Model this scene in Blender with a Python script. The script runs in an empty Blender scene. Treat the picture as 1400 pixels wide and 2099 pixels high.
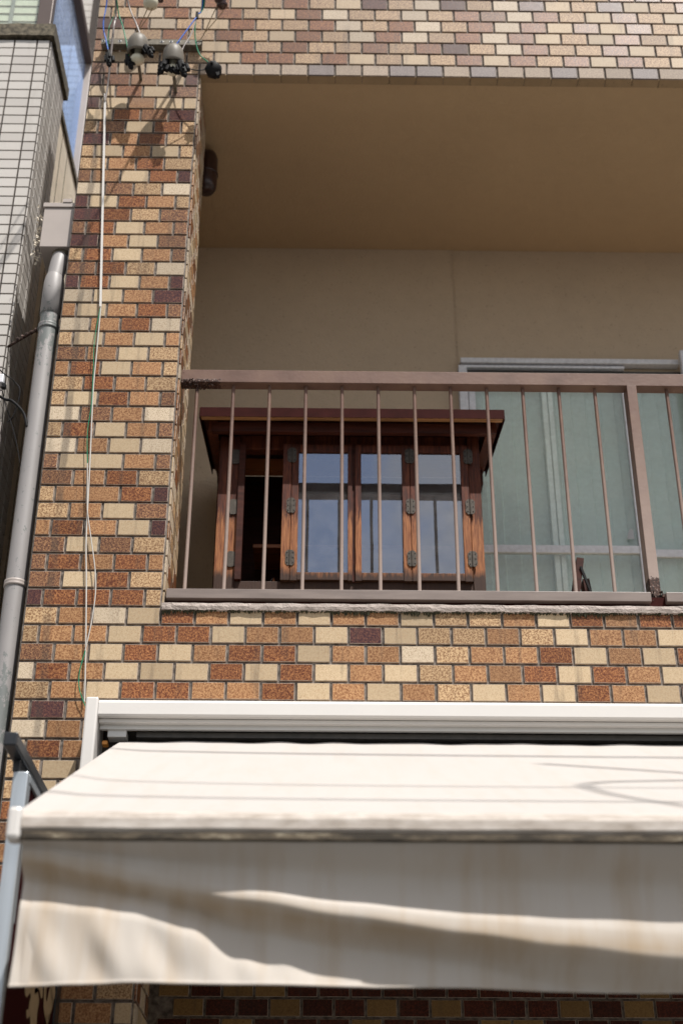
import bpy, bmesh, math, random
from mathutils import Vector, Matrix
random.seed(7)
sc = bpy.context.scene
COL = sc.collection
R = math.radians

# ------------------------------------------------------------------ camera
TH, RO, YA = .51239, .00246, .01191
CAM = Vector((0, -4.39507, 1.6))
fw = Vector((math.sin(YA)*math.cos(TH), math.cos(YA)*math.cos(TH), math.sin(TH)))
rt = Vector((math.cos(YA), -math.sin(YA), 0)); up = rt.cross(fw)
r2 = rt*math.cos(RO)+up*math.sin(RO); u2 = -rt*math.sin(RO)+up*math.cos(RO)
cd = bpy.data.cameras.new('camera'); cam = bpy.data.objects.new('camera', cd); COL.objects.link(cam)
cam.matrix_world = Matrix(((r2.x, u2.x, -fw.x, CAM.x), (r2.y, u2.y, -fw.y, CAM.y), (r2.z, u2.z, -fw.z, CAM.z), (0, 0, 0, 1)))
cd.sensor_fit = 'VERTICAL'; cd.sensor_height = 36; cd.lens = 50; cd.clip_end = 2000; cd.clip_start = .05
cd.dof.use_dof = True; cd.dof.focus_distance = 5.0; cd.dof.aperture_fstop = 2.2
sc.camera = cam

# ------------------------------------------------------------------ light
SUN = Vector((.62, -1.0, 2.0)).normalized()          # towards the sun
w = bpy.data.worlds.new('World'); sc.world = w; w.use_nodes = True
nt = w.node_tree; bg = nt.nodes['Background']
sky = nt.nodes.new('ShaderNodeTexSky'); sky.sky_type = 'NISHITA'; sky.sun_disc = False
sky.sun_elevation = math.asin(SUN.z); sky.sun_rotation = math.atan2(SUN.x, SUN.y)
sky.dust_density = 1.2; sky.air_density = 1.0
hs = nt.nodes.new('ShaderNodeHueSaturation'); hs.inputs['Saturation'].default_value = .8
nt.links.new(sky.outputs[0], hs.inputs['Color'])
tc = nt.nodes.new('ShaderNodeTexCoord'); cn = nt.nodes.new('ShaderNodeTexNoise'); cn.inputs['Scale'].default_value = 5.5; cn.inputs['Detail'].default_value = 6; cn.inputs['Roughness'].default_value = .55
nt.links.new(tc.outputs['Generated'], cn.inputs['Vector'])
cr_ = nt.nodes.new('ShaderNodeValToRGB'); cr_.color_ramp.elements[0].position = .42; cr_.color_ramp.elements[1].position = .60; nt.links.new(cn.outputs['Fac'], cr_.inputs[0])
cm = nt.nodes.new('ShaderNodeMix'); cm.data_type = 'RGBA'; nt.links.new(cr_.outputs[0], cm.inputs[0]); nt.links.new(hs.outputs[0], cm.inputs[6]); cm.inputs[7].default_value = (6.4, 5.9, 5.2, 1)
nt.links.new(cm.outputs[2], bg.inputs[0]); bg.inputs[1].default_value = .070
sd = bpy.data.lights.new('sun', 'SUN'); sd.energy = 3.1; sd.angle = R(.55); sd.color = (1, .955, .895)
so = bpy.data.objects.new('sun', sd); COL.objects.link(so); so.rotation_euler = SUN.to_track_quat('Z', 'Y').to_euler()
vs = sc.view_settings; vs.view_transform = 'Standard'; vs.look = 'None'; vs.exposure = 1.0; vs.gamma = 1; vs.use_curve_mapping = False
sc.cycles.max_bounces = 8

# ------------------------------------------------------------------ materials
class NT:
    def __init__(s, name):
        s.m = bpy.data.materials.new(name); s.m.use_nodes = True; s.t = s.m.node_tree
        s.b = s.t.nodes['Principled BSDF']; s.pos = None
    def n(s, typ, **k):
        o = s.t.nodes.new(typ)
        for a, v in k.items(): setattr(o, a, v)
        return o
    def l(s, a, b): s.t.links.new(a, b)
    def P(s):
        if s.pos is None: s.pos = s.n('ShaderNodeNewGeometry').outputs['Position']
        return s.pos
    def noise(s, scale, detail=3, rough=.55, vec=None, stretch=None):
        v = vec or s.P()
        if stretch:
            mp = s.n('ShaderNodeMapping'); mp.inputs['Scale'].default_value = stretch; s.l(v, mp.inputs[0]); v = mp.outputs[0]
        o = s.n('ShaderNodeTexNoise'); o.inputs['Scale'].default_value = scale; o.inputs['Detail'].default_value = detail
        o.inputs['Roughness'].default_value = rough; s.l(v, o.inputs['Vector']); return o.outputs['Fac']
    def ramp(s, f, stops):
        o = s.n('ShaderNodeValToRGB'); cr = o.color_ramp
        while len(cr.elements) < len(stops): cr.elements.new(.5)
        for e, (p, c) in zip(cr.elements, stops):
            e.position = p; e.color = (c[0], c[1], c[2], 1) if hasattr(c, '__len__') else (c, c, c, 1)
        s.l(f, o.inputs[0]); return o.outputs[0]
    def mix(s, f, a, b, mode='MIX'):
        o = s.n('ShaderNodeMix', data_type='RGBA', blend_type=mode)
        for i, v in ((0, f), (6, a), (7, b)):
            if hasattr(v, 'links'): s.l(v, o.inputs[i])
            elif hasattr(v, '__len__'): o.inputs[i].default_value = (v[0], v[1], v[2], 1)
            else: o.inputs[i].default_value = v
        return o.outputs[2]
    def math(s, op, a, b=0.0, c=None):
        o = s.n('ShaderNodeMath', operation=op)
        for i, v in enumerate((a, b) if c is None else (a, b, c)):
            if hasattr(v, 'links'): s.l(v, o.inputs[i])
            else: o.inputs[i].default_value = v
        return o.outputs[0]
    def bump(s, h, strength=.4, dist=.002):
        o = s.n('ShaderNodeBump'); o.inputs['Strength'].default_value = strength; o.inputs['Distance'].default_value = dist
        s.l(h, o.inputs['Height']); s.l(o.outputs[0], s.b.inputs['Normal'])
    def col(s, c):
        if hasattr(c, 'links'): s.l(c, s.b.inputs['Base Color'])
        else: s.b.inputs['Base Color'].default_value = (c[0], c[1], c[2], 1)
    def set(s, rough=.6, metal=0, spec=.5):
        s.b.inputs['Roughness'].default_value = rough; s.b.inputs['Metallic'].default_value = metal
        s.b.inputs['Specular IOR Level'].default_value = spec; return s.m

M = {}
def simple(name, c, rough=.6, metal=0, var=.12, scale=30, bump=0, bscale=150, spec=.5, stretch=None):
    k = NT(name); f = k.noise(scale, 4, stretch=stretch)
    k.col(k.ramp(f, [(.3, [x*(1-var) for x in c]), (.7, [min(1, x*(1+var)) for x in c])]))
    if bump: k.bump(k.noise(bscale, 3), bump, .002)
    M[name] = k.set(rough, metal, spec); return k

def tile_mat(name, dark, light, lo=.42, hi=.62, rough=.52, spec=.2, fleck=None):
    k = NT(name)
    n1 = k.noise(260, 2.5, .65); n2 = k.noise(135, 3, .65)
    f = k.math('ADD', k.math('MULTIPLY', n1, .5), k.math('MULTIPLY', n2, .5))
    c = k.ramp(f, [(lo, dark), (hi, light)])
    geo = k.n('ShaderNodeNewGeometry'); oi = k.n('ShaderNodeObjectInfo')
    r = k.math('FRACT', k.math('ADD', k.math('MULTIPLY', oi.outputs['Random'], 7.3), k.math('MULTIPLY', geo.outputs['Random Per Island'], 3.1)))
    v = k.ramp(r, [(0, (.76, .74, .72)), (.5, (1, .98, .96)), (1, (1.14, 1.12, 1.1))])
    c = k.mix(1.0, c, v, 'MULTIPLY')
    if fleck:
        fl = k.ramp(k.noise(330, 1), [(.33, 1), (.38, 0)]); c = k.mix(fl, c, fleck)
    # water-streaked grime: narrow vertical runs
    g = k.noise(3.2, 4, .6, stretch=(9, 9, .9)); g = k.ramp(g, [(.56, 0), (.72, .4)])
    c = k.mix(g, c, (.06, .045, .035))
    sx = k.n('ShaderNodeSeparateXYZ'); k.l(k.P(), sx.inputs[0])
    ctr = k.math('ADD', k.math('MULTIPLY_ADD', sx.outputs[2], -.012, -.912), k.math('MULTIPLY', k.noise(5, 2), .03))  # slanted band: a wire's shadow painted onto the pillar tiles
    wire_shade = k.math('SUBTRACT', 1, k.math('DIVIDE', k.math('ABSOLUTE', k.math('SUBTRACT', sx.outputs[0], ctr)), .017))
    wire_shade = k.math('MULTIPLY', k.math('MAXIMUM', k.math('MINIMUM', k.math('MULTIPLY', wire_shade, 2), 1), 0), k.ramp(k.noise(7, 3), [(.35, .1), (.55, .52)]))
    c = k.mix(wire_shade, c, (.05, .042, .036))
    haze = k.math('MINIMUM', k.math('MAXIMUM', k.math('MULTIPLY_ADD', sx.outputs[2], 3.0, -18.0), 0), .22)      # veil of reflected sky painted over the upper courses
    c = k.mix(haze, c, (.27, .225, .205))
    k.col(c); k.bump(k.noise(300, 2), .35, .0012); M[name] = k.set(rough, 0, spec)
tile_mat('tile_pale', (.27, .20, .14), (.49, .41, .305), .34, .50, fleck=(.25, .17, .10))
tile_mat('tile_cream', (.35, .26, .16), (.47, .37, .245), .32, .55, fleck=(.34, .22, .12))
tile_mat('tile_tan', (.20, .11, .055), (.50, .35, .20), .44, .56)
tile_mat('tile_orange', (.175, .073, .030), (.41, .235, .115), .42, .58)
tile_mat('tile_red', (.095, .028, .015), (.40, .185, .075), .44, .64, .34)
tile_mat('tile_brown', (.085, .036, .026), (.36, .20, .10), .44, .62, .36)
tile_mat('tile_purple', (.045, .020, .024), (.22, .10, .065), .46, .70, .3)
tile_mat('tile_maroon_shaded', (.030, .006, .004), (.13, .030, .014), .44, .68, .4)
tile_mat('tile_ochre_shaded', (.15, .085, .03), (.24, .15, .06), .36, .56, .6)
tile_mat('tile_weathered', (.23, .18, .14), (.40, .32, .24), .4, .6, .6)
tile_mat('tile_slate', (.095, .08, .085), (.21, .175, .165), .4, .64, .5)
simple('tile_edge', (.33, .27, .22), .4, var=.45, scale=60)
k = NT('grout'); k.col(k.ramp(k.noise(40, 4), [(.35, (.06, .048, .04)), (.65, (.22, .19, .165))])); k.bump(k.noise(400, 2), .5); M['grout'] = k.set(.9)
CL = dict(W='tile_pale', Y='tile_cream', T='tile_tan', O='tile_orange', R='tile_red', M='tile_brown', P='tile_purple', D='tile_maroon_shaded', E='tile_ochre_shaded', G='tile_weathered', H='tile_slate')

def stucco(name, c, var=.07, bs=85, st=.6, dist=.004, spots=False):
    k = NT(name); f = k.noise(2.2, 5); f2 = k.noise(18, 4)
    a = k.ramp(f, [(.3, [x*(1-var*1.6) for x in c]), (.7, [x*(1+var) for x in c])])
    b = k.mix(1, a, k.ramp(f2, [(.3, 1-var*1.2), (.7, 1+var*.6)]), 'MULTIPLY')
    if spots:
        b = k.mix(k.ramp(k.noise(95, 2), [(.28, .5), (.35, 0)]), b, [x*.5 for x in c])
    k.col(b)
    h = k.math('ADD', k.noise(bs, 3), k.math('MULTIPLY', k.noise(bs*3, 2), .4)); k.bump(h, st, dist); M[name] = k.set(.85, 0, .25)
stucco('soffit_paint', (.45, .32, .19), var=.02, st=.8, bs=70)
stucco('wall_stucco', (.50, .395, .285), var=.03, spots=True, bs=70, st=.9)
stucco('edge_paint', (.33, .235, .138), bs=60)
stucco('neighbour_stucco', (.78, .70, .58), bs=110, st=.9)
k = NT('sill_concrete'); f = k.noise(25, 5); k.col(k.ramp(f, [(.3, (.26, .215, .19)), (.7, (.42, .36, .325))])); k.bump(k.math('ADD', k.noise(50, 4), k.noise(170, 2)), .9, .005); M['sill_concrete'] = k.set(.75)
simple('moss', (.035, .032, .015), .95, var=.5, scale=120, bump=1)

k = NT('railing_paint')
base = k.ramp(k.noise(9, 5), [(.3, (.105, .060, .046)), (.5, (.135, .079, .061)), (.72, (.16, .097, .070))])
n = k.noise(42, 5, .7); sp = k.ramp(n, [(.66, 0), (.70, 1)])
sx = k.n('ShaderNodeSeparateXYZ'); k.l(k.P(), sx.inputs[0])
def zone(k, sx, x0, wx, z0, wz):
    a = k.math('SUBTRACT', 1, k.math('DIVIDE', k.math('ABSOLUTE', k.math('SUBTRACT', sx.outputs[0], x0)), wx))
    b = k.math('SUBTRACT', 1, k.math('DIVIDE', k.math('ABSOLUTE', k.math('SUBTRACT', sx.outputs[2], z0)), wz))
    return k.math('MAXIMUM', k.math('MINIMUM', a, b), 0)
z = k.math('ADD', zone(k, sx, -.52, .17, 4.648, .030), k.math('ADD', zone(k, sx, 1.145, .07, 3.80, .06), zone(k, sx, .99, .16, 3.776, .03)))
m = k.ramp(k.math('ADD', k.math('MULTIPLY', z, .75), k.math('MULTIPLY', k.noise(75, 4, .7), .62)), [(.52, 0), (.56, 1)])
rust = k.ramp(k.noise(160, 3), [(.42, (.018, .009, .007)), (.58, (.07, .028, .016)), (.70, (.30, .25, .23))])
paleness = k.ramp(k.math('ADD', k.math('MULTIPLY_ADD', sx.outputs[2], -1.25, 5.65), k.math('MULTIPLY', k.noise(30, 3), .25)), [(.1, 0), (1.0, .8)])  # paint grows paler towards the foot of the railing
c = k.mix(k.math('MULTIPLY', sp, .25), k.mix(paleness, base, (.34, .27, .235)), (.42, .31, .26)); c = k.mix(m, c, rust); k.col(c)
k.bump(k.math('ADD', k.noise(75, 3), k.math('MULTIPLY', m, .8)), .3, .0022); M['railing_paint'] = k.set(.5, 0, .25)
k = NT('rail_flat_paint'); k.col(k.ramp(k.noise(6, 4, stretch=(1, 1, 8)), [(.3, (.15, .118, .104)), (.7, (.21, .168, .148))])); k.bump(k.noise(60, 3), .2, .001); M['rail_flat_paint'] = k.set(.4)
k = NT('rust'); k.col(k.ramp(k.noise(130, 3), [(.4, (.015, .008, .006)), (.58, (.07, .03, .018)), (.70, (.28, .23, .21))])); k.bump(k.noise(140, 3), 1, .004); M['rust'] = k.set(.85)

k = NT('wood_weathered')
g1 = k.noise(16, 5, .65, stretch=(5, 5, .35)); g2 = k.noise(60, 4, .7, stretch=(4, 4, .25))
f = k.math('ADD', k.math('MULTIPLY', g1, .5), k.math('MULTIPLY', g2, .5))
c = k.ramp(f, [(.36, (.018, .005, .003)), (.5, (.068, .016, .007)), (.62, (.15, .042, .017))])
sx = k.n('ShaderNodeSeparateXYZ'); k.l(k.P(), sx.inputs[0])
low = k.math('MULTIPLY_ADD', sx.outputs[2], -4.2, 18.55)          # raw wood low on the doors; their sunlit part is painted paler
bare = k.ramp(k.math('ADD', low, k.math('MULTIPLY', g2, .9)), [(.75, 0), (1.25, .85)])
c = k.mix(bare, c, k.ramp(g2, [(.33, (.13, .034, .012)), (.68, (.42, .18, .07))]))
foot = k.ramp(k.math('ADD', k.math('MULTIPLY_ADD', sx.outputs[2], -11, 45.2), k.math('MULTIPLY', k.noise(30, 4, stretch=(2, 2, .5)), .9)), [(.6, 0), (1.1, .92)])
c = k.mix(foot, c, (.022, .012, .009)); k.col(c)
k.bump(g2, .5, .002); M['wood_weathered'] = k.set(.55, 0, .25)
simple('wood_dark', (.045, .011, .006), .6, spec=.2, var=.45, scale=14, bump=.4, bscale=70, stretch=(.4, 4, 4))
simple('wood_pale', (.38, .20, .09), .5, var=.5, scale=10, bump=.3, bscale=60, stretch=(.35, 4, 9))
simple('wood_shelf', (.32, .10, .03), .5, var=.3, scale=12, stretch=(.3, 3, 3))
simple('roof_metal', (.032, .007, .006), .6, spec=.04, var=.2, scale=20)
simple('hinge_iron', (.060, .050, .040), .5, .4, var=.35, scale=90, bump=.3)
simple('aluminium', (.34, .34, .34), .45, .4, var=.08, scale=12, stretch=(1, 1, .4))
simple('aluminium_chalky', (.62, .63, .66), .55, .1, var=.12, scale=60, bump=.2)
simple('aluminium_dark', (.10, .095, .085), .4, .3)
simple('bronze_frame', (.085, .062, .055), .42, .25, var=.06, scale=8)
simple('steel_dull', (.13, .115, .09), .6, .4, var=.35, scale=60)
simple('porcelain', (.155, .14, .118), .5, spec=.3, var=.07, scale=25)
simple('porcelain_pale', (.6, .57, .45), .25, var=.05)
simple('porcelain_brown', (.035, .012, .010), .12, var=.2)
simple('black_plastic', (.010, .010, .011), .6, var=.2, spec=.15)
simple('black_rubber', (.008, .008, .009), .6, var=.2, spec=.15)
simple('brown_plastic', (.030, .011, .008), .35, var=.15)
simple('cable_blue', (.02, .10, .42), .35, var=.1, spec=.15)
simple('cable_green', (.015, .19, .10), .35, var=.1, spec=.15)
simple('cable_white', (.46, .44, .41), .4, var=.05, spec=.15)
simple('cable_grey', (.24, .21, .20), .4, var=.1)
simple('cable_tan', (.25, .18, .10), .6, var=.1)
simple('hopper_paint', (.36, .315, .29), .5, var=.06, scale=6)
simple('awning_white_metal', (.60, .58, .555), .32, var=.02, scale=5)
simple('awning_grey_metal', (.55, .545, .53), .35, .2, var=.04, scale=5)
simple('awning_dark', (.05, .045, .04), .5, var=.3)
simple('sign_silver', (.42, .46, .50), .35, .5, var=.1, scale=6, stretch=(8, 8, .4))
simple('sign_black', (.016, .018, .022), .35, var=.2)
simple('sign_maroon', (.030, .002, .004), .5, var=.1, spec=.06)
simple('sign_cream', (.40, .29, .17), .6, var=.12)
simple('amber_plastic', (.55, .22, .03), .4)
k = NT('white_tile'); geo = k.n('ShaderNodeNewGeometry'); oi = k.n('ShaderNodeObjectInfo')
r = k.math('FRACT', k.math('ADD', k.math('MULTIPLY', oi.outputs['Random'], 7.3), k.math('MULTIPLY', geo.outputs['Random Per Island'], 3.1)))
c = k.ramp(r, [(0, (.45, .425, .40)), (1, (.53, .505, .475))]); c = k.mix(k.ramp(k.noise(4, 5, .6, stretch=(4, 4, .5)), [(.55, 0), (.75, .35)]), c, (.25, .22, .19)); k.col(c); M['white_tile'] = k.set(.25)
simple('white_tile_joint', (.045, .035, .030), .9)
simple('stile_white', (.90, .90, .88), .5, var=.02)
simple('added_reflection_backing', (.80, .80, .72), .8, var=.03)
simple('interior_white', (.62, .62, .58), .8, var=.04)
simple('asphalt', (.075, .072, .068), .9, var=.2, scale=40, bump=.4)
simple('paving', (.13, .12, .108), .85, var=.12, scale=8, bump=.3)
simple('kerb_stone', (.38, .37, .34), .85)
simple('dirt_ledge', (.10, .085, .06), .95, var=.75, scale=45, bump=1, bscale=90)
k = NT('pvc_pipe')
c = k.ramp(k.noise(3, 3), [(.3, (.25, .237, .235)), (.7, (.29, .275, .27))])
sx = k.n('ShaderNodeSeparateXYZ'); k.l(k.P(), sx.inputs[0])
pz = k.math('MAXIMUM', k.math('SUBTRACT', 1, k.math('DIVIDE', k.math('ABSOLUTE', k.math('SUBTRACT', sx.outputs[2], 4.88)), .22)), 0)
pz2 = k.math('MAXIMUM', k.math('SUBTRACT', 1, k.math('DIVIDE', k.math('ABSOLUTE', k.math('SUBTRACT', sx.outputs[2], 3.3)), .25)), 0)
pm = k.ramp(k.math('ADD', k.math('MULTIPLY', k.math('ADD', pz, pz2), .22), k.noise(34, 5, .75, stretch=(1, 1, .6))), [(.61, 0), (.66, .9)])
c = k.mix(pm, c, (.13, .145, .14)); c = k.mix(k.ramp(k.noise(20, 4, .7, stretch=(3, 3, .25)), [(.68, 0), (.73, .7)]), c, (.12, .09, .07))
k.col(c); M['pvc_pipe'] = k.set(.5)

k = NT('fabric')
sx = k.n('ShaderNodeSeparateXYZ'); k.l(k.P(), sx.inputs[0])
c = k.ramp(k.noise(2.4, 4, stretch=(1, 1, 1.5)), [(.3, (.52, .475, .425)), (.7, (.56, .52, .475))])
st = k.ramp(k.noise(4, 5, .6, stretch=(5, 1, .45)), [(.46, 0), (.74, .5)])
lw = k.math('MINIMUM', k.math('MAXIMUM', k.math('MULTIPLY_ADD', sx.outputs[2], -14, 35.0), 0), 1)      # the hanging flap is more stained
c = k.mix(k.math('MULTIPLY', k.math('SUBTRACT', 1, lw), .8), c, (.465, .445, .43))       # top sheet's colour dimmed and neutralised to offset the strong warm sun
c = k.mix(k.math('MULTIPLY', st, k.math('MULTIPLY_ADD', lw, .75, .25)), c, (.40, .29, .175))
# warm shade under the first fold, painted in as a tan band
fold_shade = k.math('SUBTRACT', 1, k.math('DIVIDE', k.math('ABSOLUTE', k.math('ADD', sx.outputs[2], k.math('MULTIPLY_ADD', k.math('SUBTRACT', 1, k.math('POWER', 2.718, k.math('MULTIPLY', k.math('ADD', sx.outputs[0], .64), -1.5))), .20, -2.44))), .042))
fold_shade = k.math('MULTIPLY', k.math('MULTIPLY', k.math('MAXIMUM', fold_shade, 0), lw), k.ramp(k.noise(5, 4, stretch=(4, 1, 1)), [(.3, .25), (.6, .7)]))
c = k.mix(fold_shade, c, (.38, .275, .165))
k.col(c); k.bump(k.noise(900, 1), .12, .0006)
tr = k.n('ShaderNodeBsdfTranslucent'); tr.inputs[0].default_value = (.72, .62, .48, 1); mx = k.n('ShaderNodeMixShader'); mx.inputs[0].default_value = .14
out = k.t.nodes['Material Output']; k.l(k.b.outputs[0], mx.inputs[1]); k.l(tr.outputs[0], mx.inputs[2]); k.l(mx.outputs[0], out.inputs[0])
M['fabric'] = k.set(.85, 0, .2)
k = NT('fabric_dirty_edge'); c = k.ramp(k.noise(11, 5, .6, stretch=(1, 3, 3)), [(.30, (.30, .26, .22)), (.50, (.43, .385, .345)), (.66, (.53, .49, .45))]); k.col(c); M['fabric_dirty_edge'] = k.set(.9, 0, .2)
k = NT('gap_shade'); k.col(k.ramp(k.noise(12, 5, .65, stretch=(1, 3, 3)), [(.42, (.035, .028, .02)), (.60, (.12, .095, .065)), (.72, (.34, .30, .22))])); M['gap_shade'] = k.set(.9)

def glass(name, tint, refl, base=None, rough=.02, alpha=.0, wav=0):
    """thin sheet: part clear, part mirror, part dusty layer"""
    k = NT(name); out = k.t.nodes['Material Output']
    tr = k.n('ShaderNodeBsdfTransparent'); tr.inputs[0].default_value = (*tint, 1)
    gl = k.n('ShaderNodeBsdfGlossy'); gl.inputs[0].default_value = (.95, .95, .95, 1); gl.inputs['Roughness'].default_value = rough
    fr = k.n('ShaderNodeFresnel'); fr.inputs[0].default_value = 1.5
    f = k.math('MINIMUM', k.math('ADD', k.math('MULTIPLY', fr.outputs[0], 1.5), refl), 1)
    f = k.math('MULTIPLY', f, k.math('SUBTRACT', 1, k.n('ShaderNodeNewGeometry').outputs['Backfacing']))
    if name == 'neighbour_glass': gl.inputs[0].default_value = (.40, .58, .95, 1)
    if name == 'cabinet_glass': gl.inputs[0].default_value = (.80, .87, 1.0, 1)
    if wav:
        bp = k.n('ShaderNodeBump'); bp.inputs['Strength'].default_value = .2; bp.inputs['Distance'].default_value = wav
        k.l(k.noise(4, 2), bp.inputs['Height']); k.l(bp.outputs[0], gl.inputs['Normal'])
    m1 = k.n('ShaderNodeMixShader'); k.l(f, m1.inputs[0]); k.l(tr.outputs[0], m1.inputs[1]); k.l(gl.outputs[0], m1.inputs[2])
    if base:
        df = k.n('ShaderNodeBsdfDiffuse'); df.inputs[0].default_value = (*base, 1)
        m2 = k.n('ShaderNodeMixShader')
        k.l(k.ramp(k.noise(14, 5, .7), [(.35, alpha*.5), (.65, alpha*1.4)]), m2.inputs[0])
        k.l(m1.outputs[0], m2.inputs[1]); k.l(df.outputs[0], m2.inputs[2]); k.l(m2.outputs[0], out.inputs[0])
    else: k.l(m1.outputs[0], out.inputs[0])
    M[name] = k.m
glass('cabinet_glass', (.6, .6, .6), .22, (.5, .5, .52), .015, .06, .002)
glass('window_glass', (.95, .985, .97), .0, (.60, .62, .58), .10, .12, .003)
glass('neighbour_glass', (.80, .88, 1.0), .04, (.50, .62, .90), .01, .22)  # blue base and mirror tint paint a sky reflection into the pane
glass('neighbour_front_glass', (.92, .95, .92), .0, (.74, .74, .64), .05, .10)
k = NT('curtain_cloth'); c = k.ramp(k.noise(3, 3), [(.3, (.60, .665, .635)), (.7, (.65, .71, .685))]); k.col(c); M['curtain_cloth'] = k.set(.9, 0, .1)

# ------------------------------------------------------------------ builders
LOC = {}
class MB:
    def __init__(s): s.v = []; s.f = []; s.mi = []; s.mats = []; s.smooth = []
    def mat(s, m):
        if m not in s.mats: s.mats.append(m)
        return s.mats.index(m)
    def add(s, vs, fs, m, smooth=False):
        o = len(s.v); s.v += [tuple(v) for v in vs]; i = s.mat(m)
        for f in fs: s.f.append([a+o for a in f]); s.mi.append(i); s.smooth.append(smooth)
        return s
    def box(s, a, b, m, bev=0.0):
        (x0, y0, z0), (x1, y1, z1) = a, b
        if x0 > x1: x0, x1 = x1, x0
        if y0 > y1: y0, y1 = y1, y0
        if z0 > z1: z0, z1 = z1, z0
        if bev <= 0:
            vs = [(x, y, z) for z in (z0, z1) for y in (y0, y1) for x in (x0, x1)]
            fs = [(0, 2, 3, 1), (4, 5, 7, 6), (0, 1, 5, 4), (2, 6, 7, 3), (0, 4, 6, 2), (1, 3, 7, 5)]
            return s.add(vs, fs, m)
        bm = bmesh.new(); bmesh.ops.create_cube(bm, size=1)
        for v in bm.verts: v.co = Vector((x0+(v.co.x+.5)*(x1-x0), y0+(v.co.y+.5)*(y1-y0), z0+(v.co.z+.5)*(z1-z0)))
        bmesh.ops.bevel(bm, geom=bm.edges[:], offset=bev, segments=2, profile=.5, affect='EDGES')
        bm.verts.index_update(); r = ([v.co[:] for v in bm.verts], [[v.index for v in f.verts] for f in bm.faces]); bm.free()
        return s.add(r[0], r[1], m)
    def tube(s, pts, r, m, n=10, cap=True, radii=None):
        pts = [Vector(p) for p in pts]; vs = []; fs = []; ref = None
        for i, p in enumerate(pts):
            t = (pts[min(i+1, len(pts)-1)]-pts[max(i-1, 0)]).normalized()
            if ref is None: ref = Vector((1, 0, 0)) if abs(t.x) < .8 else Vector((0, 1, 0))
            a = t.cross(ref).normalized(); b = t.cross(a).normalized(); ref = b.cross(t) if False else ref
            rr = radii[i] if radii else r
            for k in range(n):
                q = 2*math.pi*k/n; vs.append(p+a*math.cos(q)*rr+b*math.sin(q)*rr)
        for i in range(len(pts)-1):
            for k in range(n):
                fs.append((i*n+k, i*n+(k+1) % n, (i+1)*n+(k+1) % n, (i+1)*n+k))
        s.add(vs, fs, m, True)
        if cap:
            o = len(pts)-1; s.add(vs[:n], [list(range(n))[::-1]], m); s.add(vs[o*n:], [list(range(n))], m)
        return s
    def lathe(s, c, prof, m, n=20, axis=(0, 0, 1)):
        ax = Vector(axis).normalized(); a = ax.orthogonal().normalized(); b = ax.cross(a); c = Vector(c); vs = []; fs = []
        for (r, h) in prof:
            for k in range(n):
                q = 2*math.pi*k/n; vs.append(c+ax*h+(a*math.cos(q)+b*math.sin(q))*max(r, 1e-4))
        for i in range(len(prof)-1):
            for k in range(n): fs.append((i*n+k, i*n+(k+1) % n, (i+1)*n+(k+1) % n, (i+1)*n+k))
        return s.add(vs, fs, m, True)
    def prism(s, poly, d, m):
        """poly: 3-D points of a planar outline, pushed along d"""
        d = Vector(d); n = len(poly); a = [Vector(p) for p in poly]; b = [p+d for p in a]
        fs = [list(range(n))[::-1], list(range(n, 2*n))]+[(i, (i+1) % n, n+(i+1) % n, n+i) for i in range(n)]
        return s.add(a+b, fs, m)
    def mesh(s, name, off=(0, 0, 0)):
        me = bpy.data.meshes.new(name); ox, oy, oz = off
        me.from_pydata([(v[0]-ox, v[1]-oy, v[2]-oz) for v in s.v], [], s.f)
        for m in s.mats: me.materials.append(M[m])
        me.polygons.foreach_set('material_index', s.mi); me.polygons.foreach_set('use_smooth', s.smooth)
        bm = bmesh.new(); bm.from_mesh(me); bmesh.ops.recalc_face_normals(bm, faces=bm.faces); bm.to_mesh(me); bm.free(); me.update()
        return me
    def build(s, name, parent=None, label=None, kind=None, cat=None, group=None, base=None):
        off = LOC[parent.name] if parent else (base or (0, 0, 0))
        o = bpy.data.objects.new(name, s.mesh(name, off)); COL.objects.link(o)
        if parent: o.parent = parent; LOC[o.name] = LOC[parent.name]
        else: o.location = off; LOC[o.name] = tuple(off)
        return tag(o, label, cat, group, kind)
def tag(o, label=None, cat=None, group=None, kind=None):
    for a, v in (('label', label), ('category', cat), ('group', group), ('kind', kind)):
        if v: o[a] = v
    return o
def thing(name, loc, label, cat, group=None):
    o = bpy.data.objects.new(name, None); o.empty_display_size = .1; COL.objects.link(o); o.location = loc
    LOC[o.name] = tuple(loc); return tag(o, label, cat, group)
def box(name, a, b, m, parent, bev=0, label=None): return MB().box(a, b, m, bev).build(name, parent, label)
def spline(pts, n=6):
    pts = [Vector(p) for p in pts]; out = []
    for i in range(len(pts)-1):
        p0 = pts[max(i-1, 0)]; p1 = pts[i]; p2 = pts[i+1]; p3 = pts[min(i+2, len(pts)-1)]
        for k in range(n):
            t = k/n; out.append(.5*((2*p1)+(-p0+p2)*t+(2*p0-5*p1+4*p2-p3)*t*t+(-p0+3*p1-3*p2+p3)*t**3))
    out.append(pts[-1]); return out
CLOSED = None

# ------------------------------------------------------------------ ground
MB().box((-200, -200, -.3), (200, 200, 0), 'asphalt').build('road', kind='structure')
MB().box((-60, -1.9, .004), (60, .9, .12), 'paving').build('pavement', kind='structure')
MB().box((-60, -2.05, .004), (60, -1.903, .125), 'kerb_stone', .01).build('kerb', kind='structure')

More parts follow.
